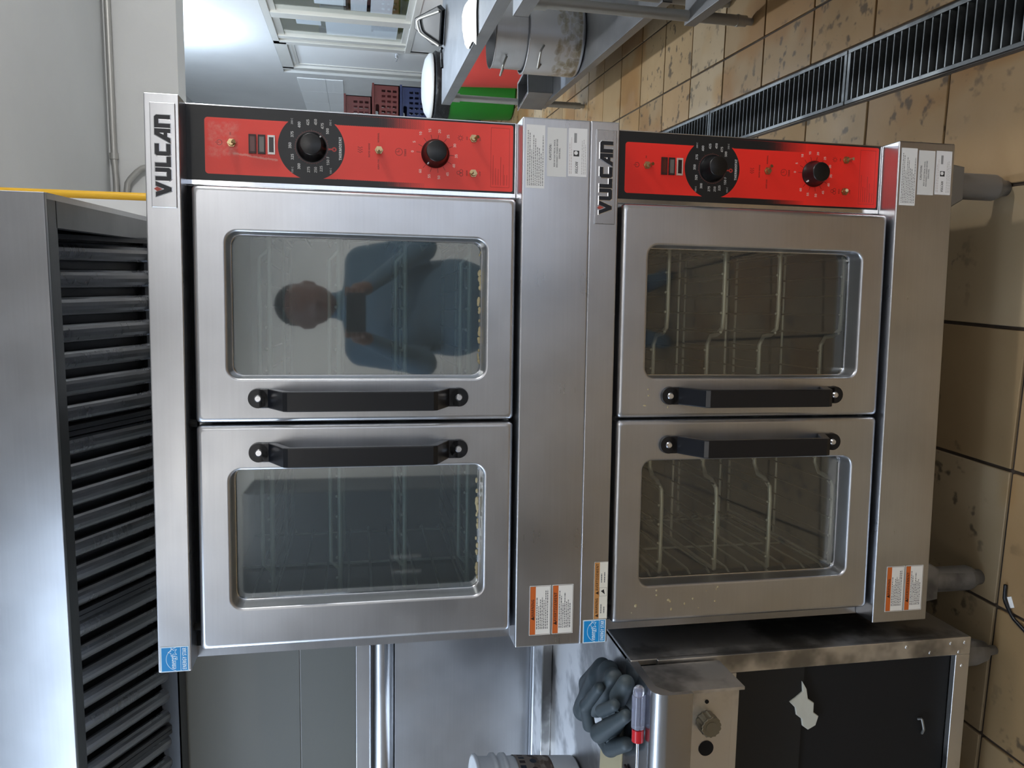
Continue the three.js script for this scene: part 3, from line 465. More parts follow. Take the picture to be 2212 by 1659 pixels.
  if (up) printed('energy_label', 0, 0, estar, -0.5105, -0.463, Y(0.737), Y(0.7855), zt, header, 'blue energy label', 5000);
  else {
    printed('energy_label', 0, 0, estar, -0.5105, -0.463, Y(0.736), Y(0.7835), zt, header, 'blue energy label', 5000);
    printed('hot_surface_label', 0, 0, (c, W, H) => { c.fillStyle = '#ece6d6'; c.fillRect(0, 0, W, H); c.fillStyle = '#c98d4f'; c.fillRect(4, 4, W - 8, H * 0.36); c.fillStyle = '#3a2412'; c.font = `bold ${H * 0.26}px sans-serif`; c.textBaseline = 'middle'; c.textAlign = 'left'; for (const [s, x, w] of [['WARNING', 0.1, 0.27], ['AVERTISSEMENT', 0.5, 0.47]]) { c.fillText(s, W * x, H * 0.22, W * w); c.beginPath(); c.moveTo(W * (x - 0.07), H * 0.34); c.lineTo(W * (x - 0.01), H * 0.34); c.lineTo(W * (x - 0.04), H * 0.1); c.fill(); } c.strokeStyle = '#7d7265'; c.lineWidth = 2; c.strokeRect(3, 3, W - 6, H - 6); c.strokeRect(W * 0.4, H * 0.4, W * 0.15, H * 0.52); c.fillStyle = '#222'; c.beginPath(); c.moveTo(W * 0.43, H * 0.8); c.lineTo(W * 0.49, H * 0.5); c.lineTo(W * 0.52, H * 0.72); c.fill(); lines(c, W * 0.1, H * 0.5, W * 0.2, 2, H * 0.22, H * 0.07, '#555', 3); lines(c, W * 0.64, H * 0.5, W * 0.24, 2, H * 0.22, H * 0.07, '#555', 8); }, -0.462, -0.345, Y(0.734), Y(0.7625), zt, header, 'cream and orange hot surface label', 5000);
  }
  if (legs) for (const [lx, lz, s] of [[0.44, -0.075, -1], [-0.45, -0.075, 1], [0.44, -0.78, -1], [-0.45, -0.78, 1]]) {
    const br = extrude(poly([[-0.045, 0.205], [0.075, 0.205], [0.035, 0.135], [-0.035, 0.135]].map(([x, y]) => [x * s + lx, y])), 0.06, 0.003, 1);
    mesh('leg', [move(br, 0, 0, lz - 0.03), cyl('y', 0.0285, 0.0285, 0.115, lx, 0.0925, lz, 28), lathe([[0, 0], [0.017, 0], [0.018, 0.014], [0.0245, 0.024], [0.0285, 0.036]], lx, 0, lz, 24)], M.galv, o);
  }
  return o;
}
tag(makeOven(0, 0.198, 'lower', true), 'lower stainless steel convection oven standing on four short legs', 'oven', 'stacked convection ovens');
tag(makeOven(0.988, 0, 'upper', false), 'upper stainless steel convection oven stacked on another oven', 'oven', 'stacked convection ovens');
// racks
function rack(kind, y, label) {
  const [gx, gz] = OX(-0.056, 0), g = group('oven_rack', gx, y, gz, TURN); tag(g, label, 'rack', kind === 'hoop' ? 'wire racks in the upper oven' : 'wire racks in the lower oven');
  const w = 0.36, z0 = -0.125, z1 = -0.63;
  const front = kind === 'hoop' ? [[-w, 0, z0], [0, 0, z0], [w, 0, z0]] : [[-w, 0, z0], [-0.188, 0, z0], [-0.165, 0, z0 - 0.012], [-0.158, 0, z0 - 0.062], [-0.14, 0, z0 - 0.075], [0.14, 0, z0 - 0.075], [0.158, 0, z0 - 0.062], [0.165, 0, z0 - 0.012], [0.188, 0, z0], [w, 0, z0]];
  const f = [tube(front, 0.005, 8, 3), rod([-w, 0, z0], [-w, 0, z1], 0.004), rod([w, 0, z0], [w, 0, z1], 0.004), rod([-w, 0, z1], [w, 0, z1], 0.004), rod([-w, -0.004, -0.38], [w, -0.004, -0.38], 0.0035)];
  if (kind === 'hoop') f.push(tube([[-0.32, 0, z0], [-0.312, 0.014, z0], [-0.295, 0.0185, z0], [0.295, 0.0185, z0], [0.312, 0.014, z0], [0.32, 0, z0]], 0.0042, 8, 4));
  for (let k = 0; k < 17; k++) { const x = -0.336 + k * 0.042, s = kind !== 'hoop' && Math.abs(x) < 0.16 ? 0.075 : 0; f.push(move(new THREE.SphereGeometry(0.0032, 8, 6), x, 0.006, z0 - s + 0.0025)); }
  mesh('frame', f, M.wire, g);
  for (let k = 0; k < 17; k++) { const x = -0.336 + k * 0.042, s = kind !== 'hoop' && Math.abs(x) < 0.16 ? 0.075 : 0; mesh('wire', rod([x, 0.005, z0 - s + 0.001], [x, 0.005, z1], 0.0019, 6), M.shadedWire, g); }  // wires darker than their frame, shade inside the oven put into the colour
}
const nth = ['topmost', 'second', 'third', 'bottom'];
[0.601, 0.470, 0.341, 0.211].forEach((y, i) => rack('hoop', 0.988 + y, `${nth[i]} wire rack inside the upper oven`));
[0.574, 0.445, 0.316, 0.160].forEach((y, i) => rack('jog', 0.198 + y, `${nth[i]} wire rack inside the lower oven`));

// ------------------------------------------------------------------ the range beside the ovens
{
  const g = group('cooking_range', -0.545, 0, 0.05, 0.03); tag(g, 'worn stainless steel range with a high back panel beside the ovens', 'range');
  const W = -0.95; // runs to the left out of the picture
  mesh('side_panel', box(-0.012, 0, 0.1, 0.885, -0.78, -0.004, 0.002), M.range, g);
  mesh('body', [box(W, W + 0.012, 0.1, 0.885, -0.78, 0), box(W, -0.012, 0.1, 0.12, -0.78, -0.01), box(W, -0.012, 0.12, 0.88, -0.78, -0.77)], M.range, g);
  mesh('front_frame', [box(-0.04, 0, 0.1, 0.83, -0.012, 0.003, 0.002), box(W, -0.04, 0.1, 0.135, -0.012, 0.003, 0.002), box(W, -0.04, 0.655, 0.70, -0.012, 0.003, 0.002)], M.range, g);
  for (const [x, y] of [[-0.012, 0.115], [-0.013, 0.26], [-0.033, 0.128], [-0.03, 0.2], [-0.065, 0.118], [-0.012, 0.15]]) { const s = new THREE.SphereGeometry(0.0045, 12, 6, 0, 6.3, 0, 1.57); s.rotateX(Math.PI / 2); s.scale(1, 1, 0.5); mesh('rivet', move(s, x, y, 0.003), M.range, g); }
  mesh('door_panel', [box(W, -0.04, 0.135, 0.50, -0.03, -0.014)], M.enamel, g).userData.label = 'black oven door panel';
  mesh('kick_panel', [box(W, -0.04, 0.495, 0.655, -0.03, -0.006)], std({ color: S('#141619'), roughness: 0.5 }), g).userData.label = 'dark upper door strip';
  mesh('latch', tube([[-0.19, 0.205, -0.012], [-0.186, 0.202, -0.004], [-0.21, 0.196, -0.003], [-0.225, 0.192, -0.012]], 0.003, 6), M.zinc, g);
  // hob plate and the rolled front ledge
  mesh('hob', [box(W, 0, 0.872, 0.885, -0.74, -0.01, 0.003), box(W, 0, 0.885, 0.915, -0.72, -0.62, 0.004)], M.range, g);
  const pr = [[-0.02, 0.87]], R0 = 0.028; pr.push([-0.02, 0.888]); pr.push([0.06, 0.888]);
  for (let k = 0; k <= 8; k++) { const t = Math.PI / 2 - k * Math.PI / 16; pr.push([0.108 + R0 * Math.cos(t), 0.86 + R0 * Math.sin(t)]); }
  pr.push([0.136, 0.812]); pr.push([0.126, 0.812]); pr.push([0.126, 0.85]); pr.push([0.1, 0.872]);
  const ledge = extrude(poly(pr.map(([z, y]) => [-z, y]).reverse()), -W - 0.004); ledge.rotateY(Math.PI / 2);
  mesh('front_ledge', creased(move(ledge, W + 0.002, 0, 0), 0.6), M.nose, g);
  mesh('ledge_end', [extrude(poly([[0.01, 0.87], [0.09, 0.87], [0.12, 0.845], [0.12, 0.7], [0.01, 0.7]].map(([z, y]) => [-z, y]).reverse()), 0.006)].map((q) => { q.rotateY(Math.PI / 2); return move(q, -0.012, 0, 0); }), M.range, g);
  const cp = mesh('control_panel', [box(W, -0.012, 0.70, 0.815, 0.07, 0.076, 0.002), box(W, -0.02, 0.686, 0.702, 0.0, 0.075, 0.002)], M.range, g);
  mesh('dark_bore_disc', cyl('z', 0.0155, 0.0155, 0.002, -0.152, 0.752, 0.0765), M.gap, cp);  // black disc, the dark inside of a hole given as colour
  mesh('dark_peg_disc', cyl('z', 0.004, 0.004, 0.002, -0.055, 0.755, 0.0765), M.gap, cp);  // small black disc, coloured like the shade in a hole
  const kn = []; { const s = new THREE.Shape(); for (let k = 0; k <= 40; k++) { const a = k / 40 * 6.2832, r = 0.0205 + 0.0012 * Math.cos(a * 14); k ? s.lineTo(r * Math.cos(a), r * Math.sin(a)) : s.moveTo(r, 0); } kn.push(move(extrude(s, 0.022, 0.002, 2), -0.095, 0.755, 0.078), cyl('z', 0.012, 0.012, 0.03, -0.095, 0.755, 0.088)); }
  mesh('knob', kn, std({ color: S('#8d897c'), metalness: 0.8, roughness: 0.4, map: grimeTone }), cp);
  // back panel with its rounded rail
  const back = mesh('back_panel', [box(W, 0, 0.905, 1.318, -0.79, -0.775, 0.002)], M.rangeTop, g);
  mesh('rail', [box(W, 0, 1.318, 1.43, -0.80, -0.785, 0.003), move(cyl('x', 0.03, 0.03, -W, 0, 0, 0, 32).scale(1, 1.15, 1), W / 2, 1.355, -0.775)], M.nose, back);
  mesh('back_ledge', [cyl('x', 0.012, 0.012, -W, W / 2, 0.905, -0.755, 20), box(W, 0, 0.878, 0.898, -0.76, -0.735, 0.003), box(W, 0, 0.87, 0.884, -0.735, -0.66)], M.rangeTop, back);
  for (const [x, z] of [[-0.055, -0.035], [-0.055, -0.7]]) mesh('leg', [lathe([[0, 0.0], [0.01, 0], [0.012, 0.02], [0.022, 0.03], [0.03, 0.06], [0.031, 0.11]], x, 0, z, 24)], M.galv, g);
  mesh('paper_scrap', (() => { const s = poly([[0, 0.06], [0.012, 0.075], [0.006, 0.098], [0.02, 0.082], [0.028, 0.06], [0.044, 0.052], [0.048, 0.03], [0.062, 0.022], [0.06, 0.0], [0.045, -0.012], [0.03, -0.004], [0.024, 0.012], [0.01, 0.02], [0.004, 0.036], [-0.012, 0.048]]); const q = extrude(s, 0.003, 0.0015, 1); q.scale(1.02, 0.95, 1); q.rotateZ(-1.75); return move(q, -0.165, 0.523, -0.006); })(), std({ color: S('#c9c9bd'), roughness: 0.9, bumpMap: fineBump, bumpScale: 0.003 }), g).userData.label = 'torn scrap of white paper';
}
// smooth bodies from tapered capsules
function blob(chain, res, k = 0.012) { // chain: [[x,y,z,r],[x,y,z,r]] pairs
  const lo = [1e9, 1e9, 1e9], hi = [-1e9, -1e9, -1e9];
  for (const seg of chain) for (const p of seg) for (let i = 0; i < 3; i++) { lo[i] = Math.min(lo[i], p[i] - p[3] * 1.4); hi[i] = Math.max(hi[i], p[i] + p[3] * 1.4); }
  const size = Math.max(hi[0] - lo[0], hi[1] - lo[1], hi[2] - lo[2]) * 1.08, c = lo.map((v, i) => (v + hi[i]) / 2);
  const mc = new MarchingCubes(res, new THREE.MeshBasicMaterial(), false, false, 200000); mc.isolation = 0;
  for (let z = 0; z < res; z++) for (let y = 0; y < res; y++) for (let x = 0; x < res; x++) {
    const p = [x, y, z].map((v, i) => c[i] + ((v - res / 2) / (res / 2)) * size / 2);
    let d = 1e3;
    for (const [a, b] of chain) {
      const ab = [b[0] - a[0], b[1] - a[1], b[2] - a[2]], ap = [p[0] - a[0], p[1] - a[1], p[2] - a[2]], L = ab[0] ** 2 + ab[1] ** 2 + ab[2] ** 2;
      const t = L ? Math.max(0, Math.min(1, (ap[0] * ab[0] + ap[1] * ab[1] + ap[2] * ab[2]) / L)) : 0;
      const e = Math.hypot(ap[0] - t * ab[0], ap[1] - t * ab[1], ap[2] - t * ab[2]) - (a[3] + (b[3] - a[3]) * t);
      const h = Math.max(0, Math.min(1, 0.5 + 0.5 * (e - d) / k)); d = e * (1 - h) + d * h - k * h * (1 - h);
    }
    mc.field[x + y * res + z * res * res] = -d;
  }
  mc.update();
  const n = mc.count ?? mc.geometry.drawRange.count, g = new THREE.BufferGeometry();
  const pos = mc.positionArray.slice(0, n * 3), nor = mc.normalArray.slice(0, n * 3);
  for (let i = 0; i < n * 3; i++) pos[i] = pos[i] * size / 2 + c[i % 3];
  g.setAttribute('position', new THREE.BufferAttribute(pos, 3)); g.setAttribute('normal', new THREE.BufferAttribute(nor, 3)); g.setAttribute('uv', new THREE.BufferAttribute(new Float32Array(n * 2), 2));
  return g;
}
// rubber gloves on the hob: a cuffed glove lying flat, and a second with curled fingers on top
const rubber = std({ color: S('#3d474c'), roughness: 0.55, bumpMap: fineBump, bumpScale: 0.0012 });
{
  const hy = 0.888;
  tag(mesh('rubber_glove', blob([[[-0.595, hy + 0.021, -0.015, 0.02], [-0.77, hy + 0.026, -0.16, 0.025]], [[-0.59, hy + 0.024, 0.025, 0.019], [-0.70, hy + 0.03, -0.06, 0.025]], [[-0.63, hy + 0.034, -0.05, 0.018], [-0.745, hy + 0.036, -0.125, 0.021]], [[-0.61, hy + 0.02, -0.06, 0.018], [-0.70, hy + 0.022, -0.15, 0.021]]], 64, 0.02), rubber), 'dark grey rubber glove lying with its wide cuff towards the ovens', 'glove', 'rubber gloves on the range');
  tag(mesh('rubber_glove', blob([[[-0.612, hy + 0.052, 0.022, 0.0115], [-0.69, hy + 0.058, -0.046, 0.0135]], [[-0.69, hy + 0.058, -0.046, 0.0135], [-0.762, hy + 0.036, -0.085, 0.014]], [[-0.568, hy + 0.021, 0.09, 0.017], [-0.605, hy + 0.026, 0.07, 0.02]], [[-0.605, hy + 0.046, 0.10, 0.011], [-0.655, hy + 0.05, 0.035, 0.013]], [[-0.616, hy + 0.03, 0.122, 0.0125], [-0.715, hy + 0.046, 0.018, 0.02]], [[-0.775, hy + 0.018, -0.085, 0.015], [-0.752, hy + 0.02, 0.015, 0.018]], [[-0.752, hy + 0.02, 0.015, 0.018], [-0.69, hy + 0.018, 0.10, 0.014]], [[-0.64, hy + 0.02, 0.075, 0.017], [-0.72, hy + 0.022, 0.01, 0.02]]], 76, 0.005), rubber), 'dark grey rubber glove with curled fingers beside the screwdriver', 'glove', 'rubber gloves on the range');
}
{ // screwdriver
  const g = group('screwdriver', -0.548, 0.902, 0.142, 0.05); tag(g, 'screwdriver with a clear handle and red collar on the range ledge', 'screwdriver');
  const s = new THREE.Shape(); for (let k = 0; k <= 48; k++) { const a = k / 48 * 6.2832, r = 0.0128 - 0.0012 * (Math.cos(a * 6) > 0.55 ? 1 : 0); k ? s.lineTo(r * Math.cos(a), r * Math.sin(a)) : s.moveTo(r - 0.0012, 0); }
  const hg = extrude(s, 0.062, 0.002, 2); hg.rotateY(-Math.PI / 2);
  const cap = new THREE.LatheGeometry([[0, 0.018], [0.006, 0.017], [0.01, 0.013], [0.0115, 0.006], [0.0105, 0]].map((p) => new THREE.Vector2(...p)), 24); cap.rotateZ(-Math.PI / 2);
  mesh('handle', [move(hg, -0.016, 0, 0), move(cap, -0.0145, 0, 0)], new THREE.MeshPhysicalMaterial({ color: S('#ccd0e4'), roughness: 0.15, transmission: 0.75, thickness: 0.01, ior: 1.45 }), g);
  mesh('collar', [cyl('x', 0.0112, 0.0112, 0.024, -0.094, 0, 0)], std({ color: S('#c8232b'), roughness: 0.25 }), g);
  mesh('shaft', [cyl('x', 0.003, 0.003, 0.16, -0.186, 0, 0, 12), box(-0.28, -0.262, -0.0035, 0.0035, -0.001, 0.001)], M.chrome, g);
}
{ // bucket
  const g = group('plastic_bucket', -1.10, 0.886, -0.27); tag(g, 'white plastic bucket with a smeared brown label on the range', 'bucket');
  const pl = std({ color: S('#dfe2e4'), roughness: 0.4 });
  mesh('body', lathe([[0, 0.001], [0.118, 0.001], [0.121, 0.006], [0.134, 0.175], [0.142, 0.178], [0.142, 0.188], [0.135, 0.19], [0.136, 0.2], [0.144, 0.204], [0.144, 0.212], [0.137, 0.215], [0.139, 0.245], [0.146, 0.25], [0.146, 0.256], [0.139, 0.258], [0.133, 0.25], [0.118, 0.01], [0, 0.008]], 0, 0, 0, 56), pl, g);
  const t = canvasTex(1024, 256, (c, W, H) => { c.fillStyle = '#8a7d72'; c.fillRect(0, 0, W, H); for (let k = 0; k < 500; k++) { c.fillStyle = ['rgba(95,74,62,.5)', 'rgba(176,164,150,.5)', 'rgba(70,52,44,.5)'][k % 3]; c.beginPath(); c.ellipse(hash(k, 1, 5) * W, H * (0.35 + 0.65 * hash(k, 2, 5)), 6 + 26 * hash(k, 3, 5), 4 + 16 * hash(k, 4, 5), 0, 0, 7); c.fill(); } c.fillStyle = '#3a2a28'; for (let k = 0; k < 40; k++) { c.fillRect(k * 26 + 3, 12 + 6 * hash(k, 6, 5), 15, 30); c.fillStyle = k % 2 ? '#3a2a28' : '#2c3340'; c.beginPath(); c.ellipse(k * 44 + 12, 88, 13, 18, 0, 0, 7); c.fill(); } });
  const lb = new THREE.CylinderGeometry(0.1345, 0.1225, 0.12, 56, 1, true); mesh('label_band', move(lb, 0, 0.095, 0), std({ map: t, roughness: 0.6, side: THREE.DoubleSide }), g, true);
  mesh('bail', tube([[0, 0.18, 0.145], [0.09, 0.12, 0.145], [0.0, 0.08, 0.148]], 0.002, 6), M.zinc, g).visible = true;
}
tag(mesh('cardboard_piece', [box(-0.90, -0.735, 0.886, 0.8905, -0.10, 0.03, 0.001)].map((q) => q), std({ color: S('#b8ac8b'), roughness: 0.9 })), 'beige piece of cardboard on the range beside the bucket', 'cardboard');
tag(mesh('baking_tray', [box(-1.1, -0.76, 0.889, 0.895, 0.06, 0.125, 0.002)], std({ color: S('#3a2c2a'), roughness: 0.5 })), 'dark brown tray edge beneath the screwdriver shaft', 'tray');

// ------------------------------------------------------------------ work tables, pots, bins, crates beyond the ovens
function workTable(x, z, w, d, h, sh, label, turn) {
  const g = group('work_table', x, 0, z, turn); tag(g, label, 'table', 'stainless work tables');
  mesh('tabletop', [box(0, w, h - 0.004, h, -d, 0, 0.0015), box(0, 0.004, h - 0.055, h - 0.004, -d, 0), box(0, w, h - 0.055, h - 0.004, -0.004, 0), box(0, w, h - 0.055, h - 0.004, -d, -d + 0.004)], M.table, g);
  mesh('shelf', [box(0.01, w - 0.02, sh - 0.004, sh, -d + 0.03, -0.03, 0.0015), box(0.01, 0.014, sh - 0.04, sh - 0.004, -d + 0.03, -0.03), box(0.01, w - 0.02, sh - 0.04, sh - 0.004, -0.034, -0.03)], M.table, g);
  for (const lx of [0.035, w - 0.04]) for (const lz of [-0.06, -d + 0.06]) mesh('leg', [cyl('y', 0.0195, 0.0195, h - 0.06, lx, (h - 0.06) / 2 + 0.05 - 0.025, lz, 20), cyl('y', 0.013, 0.013, 0.06, lx, 0.03, lz, 16), cyl('y', 0.0215, 0.0215, 0.008, lx, 0.058, lz, 20), cyl('y', 0.026, 0.026, 0.05, lx, h - 0.08, lz, 20)], M.zinc, g);
  return g;
}
workTable(1.238, -1.5, 0.72, 2.12, 0.90, 0.285, 'stainless steel work table holding two stacked pots on its shelf', 0.0);
workTable(1.115, 0.5, 0.72, 1.92, 0.88, 0.25, 'near stainless steel work table at the right edge, only its shelf corner and leg showing', 0.0);
function pot(x, y, z, r, h, rot, name, label, dirty) {
  const g = group(name, x, y, z, rot); tag(g, label, 'pot', 'aluminium pots on the table shelf');
  mesh('body', lathe([[0, 0], [r - 0.02, 0], [r - 0.006, 0.005], [r, 0.02], [r, h - 0.004], [r + 0.004, h - 0.002], [r + 0.004, h + 0.002], [r - 0.004, h + 0.003], [r - 0.004, 0.01], [0, 0.008]], 0, 0, 0, 64), dirty ? steel(0.6, 0.5, { map: potStain, roughnessMap: null, roughness: 0.38 }) : M.alu, g, dirty);
  for (const s of [1, -1]) mesh('handle', tube([[-0.05, h * 0.74, s * (r - 0.002)], [-0.05, h * 0.78, s * (r + 0.02)], [-0.045, h * 0.82, s * (r + 0.045)], [0.045, h * 0.82, s * (r + 0.045)], [0.05, h * 0.78, s * (r + 0.02)], [0.05, h * 0.74, s * (r - 0.002)]], 0.0055, 8, 4), M.zinc, g);
}
pot(1.43, 0.286, -2.73, 0.185, 0.29, -0.75, 'stock_pot', 'wide aluminium pot standing on the table shelf, stained near its base', true);
pot(1.43, 0.50, -2.73, 0.168, 0.24, -1.2, 'stock_pot', 'aluminium pot nested in the top of the wider stained pot', false);
{ // deep pan
  const g = group('steam_pan', 1.318, 0.286, -3.38, 0.15); tag(g, 'deep rectangular steel pan at the far end of the table shelf', 'pan');
  mesh('body', [box(-0.075, -0.072, 0.003, 0.15, -0.14, 0.14), box(0.072, 0.075, 0.003, 0.15, -0.14, 0.14), box(-0.075, 0.075, 0.003, 0.15, -0.14, -0.137), box(-0.075, 0.075, 0.003, 0.15, 0.137, 0.14), box(-0.075, 0.075, 0, 0.004, -0.14, 0.14)], M.table, g);
  mesh('rim', [box(-0.088, 0.088, 0.148, 0.153, -0.152, -0.137, 0.002), box(-0.088, 0.088, 0.148, 0.153, 0.137, 0.152, 0.002), box(-0.088, -0.072, 0.148, 0.153, -0.14, 0.14, 0.002), box(0.072, 0.088, 0.148, 0.153, -0.14, 0.14, 0.002)], M.polish, g);
}
function bin(x, z, r, h, col, name, label) {
  const g = group(name, x, 0, z); tag(g, label, 'bin');
  const m = std({ color: S(col), roughness: 0.42 });
  mesh('body', lathe([[0, 0.004], [r * 0.84, 0.004], [r * 0.87, 0.02], [r * 0.97, h - 0.06], [r * 0.96, h - 0.05], [r, h - 0.045], [r, h], [r * 0.95, h], [r * 0.84, 0.02], [0, 0.012]], 0, 0, 0, 48), m, g);
  mesh('handle', [box(-0.06, 0.06, h - 0.13, h - 0.1, r * 0.93, r * 1.05, 0.008)], m, g);
  return g;
}
bin(1.96, -5.36, 0.225, 0.64, '#b8403b', 'plastic_bin', 'red round plastic bin seen under the work table');
const wb = bin(1.87, -6.02, 0.29, 0.70, '#17701b', 'waste_bin', 'green waste bin with a black liner beyond the work table');
mesh('liner', lathe([[0.293, 0.60], [0.30, 0.64], [0.296, 0.70], [0.305, 0.72], [0.29, 0.735], [0.26, 0.70], [0.2, 0.62], [0, 0.6]], 0, 0, 0, 40), std({ color: S('#15161a'), roughness: 0.35, bumpMap: fineBump, bumpScale: 0.01 }), wb).userData.label = 'black plastic liner';
tag(mesh('domed_cover', lathe([[0, 0.09], [0.14, 0.086], [0.23, 0.066], [0.275, 0.035], [0.285, 0.01], [0.275, 0], [0, 0]], 1.87, 0.742, -6.02, 48), M.white), 'white domed cover on the lined green bin', 'cover');
// crates
function crate(x, y, z, col, label) {
  const g = group('plastic_crate', x, y, z); tag(g, label, 'crate', 'stacked plastic crates by the far wall');
  const m = std({ color: S(col), roughness: 0.5 }), w = 0.5, h = 0.272, d = 0.36, q = [];
  q.push(box(-w / 2, w / 2, 0, 0.012, -d / 2, d / 2));
  const side = (len) => { const s = poly([[-len / 2, 0], [len / 2, 0], [len / 2, h], [-len / 2, h]]); const n = Math.floor(len / 0.05); s.holes.push(roundRect(THREE.Path, -0.06, 0.06, h - 0.07, h - 0.035, 0.015)); for (let r = 0; r < 3; r++) for (let k = 0; k < n - 1; k++) { const x0 = -len / 2 + 0.03 + k * 0.05; s.holes.push(roundRect(THREE.Path, x0, x0 + 0.022, 0.03 + r * 0.055, 0.068 + r * 0.055, 0.004)); } return extrude(s, 0.008); };
  q.push(move(side(w), 0, 0, d / 2 - 0.008), move(side(w), 0, 0, -d / 2));
  for (const s of [1, -1]) { const e = side(d); e.rotateY(Math.PI / 2); q.push(move(e, s * (w / 2 - 0.004) - 0.004, 0, 0)); }
  q.push(box(-w / 2 - 0.01, w / 2 + 0.01, h - 0.02, h, d / 2 - 0.002, d / 2 + 0.012), box(-w / 2 - 0.01, w / 2 + 0.01, h - 0.02, h, -d / 2 - 0.012, -d / 2 + 0.002));
  mesh('shell', q, m, g);
}
const cc = [['#141f42', 'blue plastic crate, lowest of the stack on the pallet'], ['#141f42', 'blue plastic crate, second from the pallet in the stack'], ['#16244c', 'blue plastic crate just below the two dark red crates'], ['#561b18', 'dark red plastic crate with slotted sides on the blue crates'], ['#4c1715', 'dark red plastic crate topmost of the stack']];
[0.165, 0.44, 0.715, 0.99, 1.265].forEach((y, i) => crate(i === 4 ? 1.66 : 1.78, y, -7.0, ...cc[i]));
{ // pallet under the crates
  const g = group('wooden_pallet', 1.78, 0, -7.0); tag(g, 'wooden pallet under the stack of crates', 'pallet'); const wd = std({ color: S('#8d7350'), roughness: 0.85, map: grimeTone });
  for (const z of [-0.17, 0, 0.17]) mesh('bearer', box(-0.26, 0.26, 0, 0.144, z - 0.03, z + 0.03, 0.003), wd, g);
  for (let k = 0; k < 5; k++) mesh('plank', box(-0.26 + k * 0.107, -0.17 + k * 0.107, 0.144, 0.164, -0.2, 0.2, 0.003), wd, g);
}
{ // things on the far table
  const tubm = std({ color: S('#e2ece6'), roughness: 0.4 }), g = group('plastic_tub', 1.64, 0.901, -2.06); tag(g, 'white plastic tub on the work table at the picture edge', 'tub');
  mesh('body', [box(-0.19, 0.19, 0, 0.16, -0.16, 0.16, 0.02)], tubm, g); mesh('lid', [box(-0.2, 0.2, 0.16, 0.178, -0.17, 0.17, 0.008)], M.white, g);
  const cl = new THREE.PlaneGeometry(0.2, 0.3, 30, 40); cl.rotateX(-Math.PI / 2); const p = cl.attributes.position;
  for (let i = 0; i < p.count; i++) { const x = p.getX(i), z = p.getZ(i), e = Math.max(Math.abs(x) / 0.1, Math.abs(z) / 0.15); p.setY(i, 0.006 + (1 - e ** 3) * (0.022 + 0.03 * fbm((x + 0.5), (z + 0.5), 14, 14, 3, 9))); p.setX(i, x + 0.03 * (fbm(x + 0.3, z + 0.7, 9, 9, 2, 4) - 0.5) * 2 - z * 0.15); p.setZ(i, z + 0.02 * (fbm(x + 0.7, z + 0.1, 11, 11, 2, 5) - 0.5) * 2); }
  cl.computeVertexNormals();
  tag(mesh('cloth', move(cl, 1.335, 0.902, -2.27), std({ color: S('#eceae4'), roughness: 0.95, side: THREE.DoubleSide })), 'crumpled white cloth lying on the work table', 'cloth');
  const b = group('dustpan', 1.66, 0.902, -3.5, -0.5); tag(b, 'black scoop with a grey edge at the far end of the work table', 'scoop');
  mesh('scoop', [extrude(poly([[-0.1, 0.0], [0.1, 0.0], [0.12, 0.03], [0.03, 0.17], [-0.03, 0.17], [-0.1, 0.05]]), 0.05, 0.006, 2)].map((q) => { q.rotateX(-0.5); return q; }), M.black, b);
  mesh('edge', [move(tube([[-0.09, 0.02, 0.07], [-0.04, 0.13, 0.01], [0.03, 0.15, 0.0], [0.1, 0.03, 0.07]], 0.008, 8), 0, 0.012, 0)], M.zinc, b);
  tag(mesh('black_cord', tube([[1.545, 0.911, -3.52], [1.54, 0.915, -3.545], [1.53, 0.91, -3.56], [1.49, 0.908, -3.57], [1.44, 0.907, -3.55]], 0.008, 8), M.black), 'black cord at the far edge of the work table', 'cord');
}
// debris on the floor
tag(mesh('paper_bit', [(() => { const q = box(-0.012, 0.012, 0.0002, 0.0012, -0.006, 0.006); q.rotateY(0.5); return move(q, -0.475, 0.0005, 0.045); })()], M.white), 'tiny scrap of white paper on the floor by the oven leg', 'scrap');
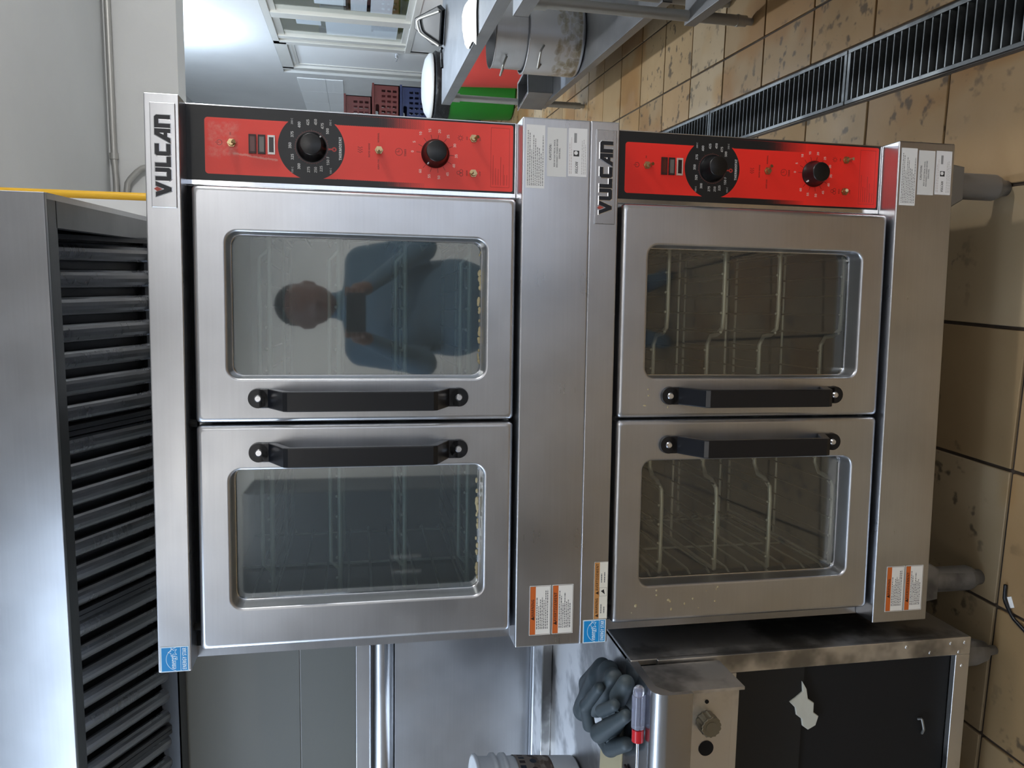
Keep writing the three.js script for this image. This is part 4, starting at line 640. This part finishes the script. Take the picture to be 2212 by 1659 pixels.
// ------------------------------------------------------------------ the photographer, outside the picture but mirrored in the oven glass
{
  const px = 0.28, pz = 1.98, C = [];
  const J = (x, y, z, r) => [px + x, y, pz + z, r];
  C.push([J(-0.07, 0.98, 0, 0.14), J(0.07, 0.98, 0, 0.14)], [J(-0.06, 0.98, 0, 0.15), J(-0.06, 1.3, 0.01, 0.15)], [J(0.06, 0.98, 0, 0.15), J(0.06, 1.3, 0.01, 0.15)], [J(-0.09, 1.34, 0, 0.13), J(0.09, 1.34, 0, 0.13)], [J(-0.17, 1.40, 0, 0.065), J(0.17, 1.40, 0, 0.065)], [J(0, 1.42, 0, 0.06), J(0, 1.54, -0.03, 0.055)]);
  for (const s of [-1, 1]) {
    C.push([J(s * 0.09, 0.95, 0, 0.095), J(s * 0.11, 0.52, 0.0, 0.062)], [J(s * 0.11, 0.52, 0, 0.062), J(s * 0.13, 0.10, 0.03, 0.045)], [J(s * 0.13, 0.045, 0.04, 0.04), J(s * 0.15, 0.035, -0.15, 0.034)]);
    C.push([J(s * 0.2, 1.40, 0, 0.065), J(s * 0.25, 1.14, -0.13, 0.052)], [J(s * 0.25, 1.14, -0.13, 0.052), J(-0.055 + s * 0.10, 1.39, -0.42, 0.03)]);
  }
  const H = []; H.push([J(0, 1.60, -0.05, 0.085), J(0, 1.66, -0.035, 0.092)], [J(0, 1.555, -0.085, 0.05), J(0, 1.6, -0.09, 0.06)], [J(0, 1.62, -0.135, 0.012), J(0, 1.595, -0.148, 0.014)]);
  for (const s of [-1, 1]) H.push([J(s * 0.09, 1.61, -0.03, 0.012), J(s * 0.092, 1.64, -0.03, 0.014)]);
  const hands = [];
  for (const s of [-1, 1]) {
    const q = []; q.push([J(-0.055 + s * 0.10, 1.385, -0.42, 0.027), J(-0.055 + s * 0.09, 1.42, -0.455, 0.026)]);
    for (let k = 0; k < 4; k++) q.push([J(-0.055 + s * 0.085, 1.395 + k * 0.02, -0.45, 0.0095), J(-0.055 + s * 0.088, 1.397 + k * 0.02, -0.485, 0.009)], [J(-0.055 + s * 0.088, 1.397 + k * 0.02, -0.485, 0.009), J(-0.055 + s * (0.062 - (k === 3 ? -0.006 : 0)), 1.398 + k * 0.02, -0.492, 0.008)]);
    q.push([J(-0.055 + s * 0.085, 1.42, -0.44, 0.011), J(-0.055 + s * 0.05, 1.445, -0.452, 0.009)]);
    hands.push(blob(q, 44, 0.006));
  }
  const skin = std({ color: S('#6a4a3c'), roughness: 0.6 }), cloth = std({ color: S('#52697a'), roughness: 0.9 });
  const g = group('person', px, 0, pz); tag(g, 'person in dark blue clothes holding up a phone, mirrored in the oven glass', 'person');
  const at = (q) => move(q, -px, 0, -pz);
  mesh('body', [at(blob(C, 72, 0.04))], cloth, g);
  mesh('head', [at(blob(H, 44, 0.02))], skin, g);
  hands.forEach((h) => mesh('hand', at(h), skin, g));
  mesh('hair', [at(blob([[J(0, 1.68, -0.02, 0.092), J(0, 1.63, 0.02, 0.085)]], 30, 0.01))], std({ color: S('#191512'), roughness: 0.8 }), g);
  tag(mesh('mobile_phone', box(0.15, 0.30, 1.388, 1.462, 1.4735, 1.4815, 0.003), M.knob), 'black phone held in both hands by the person', 'phone');
}
{ // unseen cabinet behind the photographer, placed to darken the left oven glass
  const g = group('unseen_cabinet', -1.33, 0, 4.0); tag(g, 'unseen tall dark grey cabinet behind the photographer, placed to darken the left oven glass', 'cabinet');
  const m = std({ color: S('#2f353a'), roughness: 0.5 });
  mesh('body', box(-0.5, 0.5, 0.06, 2.15, -0.28, 0.28, 0.006), m, g);
  for (const x of [-0.5, 0]) { const d = mesh('door', box(x + 0.006, x + 0.494, 0.1, 2.12, -0.3, -0.28, 0.004), m, g); mesh('handle', box(x ? -0.06 : 0.04, x ? -0.04 : 0.06, 1.0, 1.2, -0.33, -0.3, 0.004), M.zinc, d); }
  mesh('plinth', box(-0.48, 0.48, 0, 0.06, -0.25, 0.26), M.black, g);
}
tag(mesh('dark_floor_line', tube([[-0.44, 0.005, 0.03], [-0.475, 0.005, 0.032], [-0.505, 0.005, 0.06], [-0.53, 0.005, 0.12]], 0.004, 8), M.black), 'thin dark line curving over the floor by the oven leg', 'cable');  // black tube laid along a dark curve on the tiles

renderer.render(scene, camera);
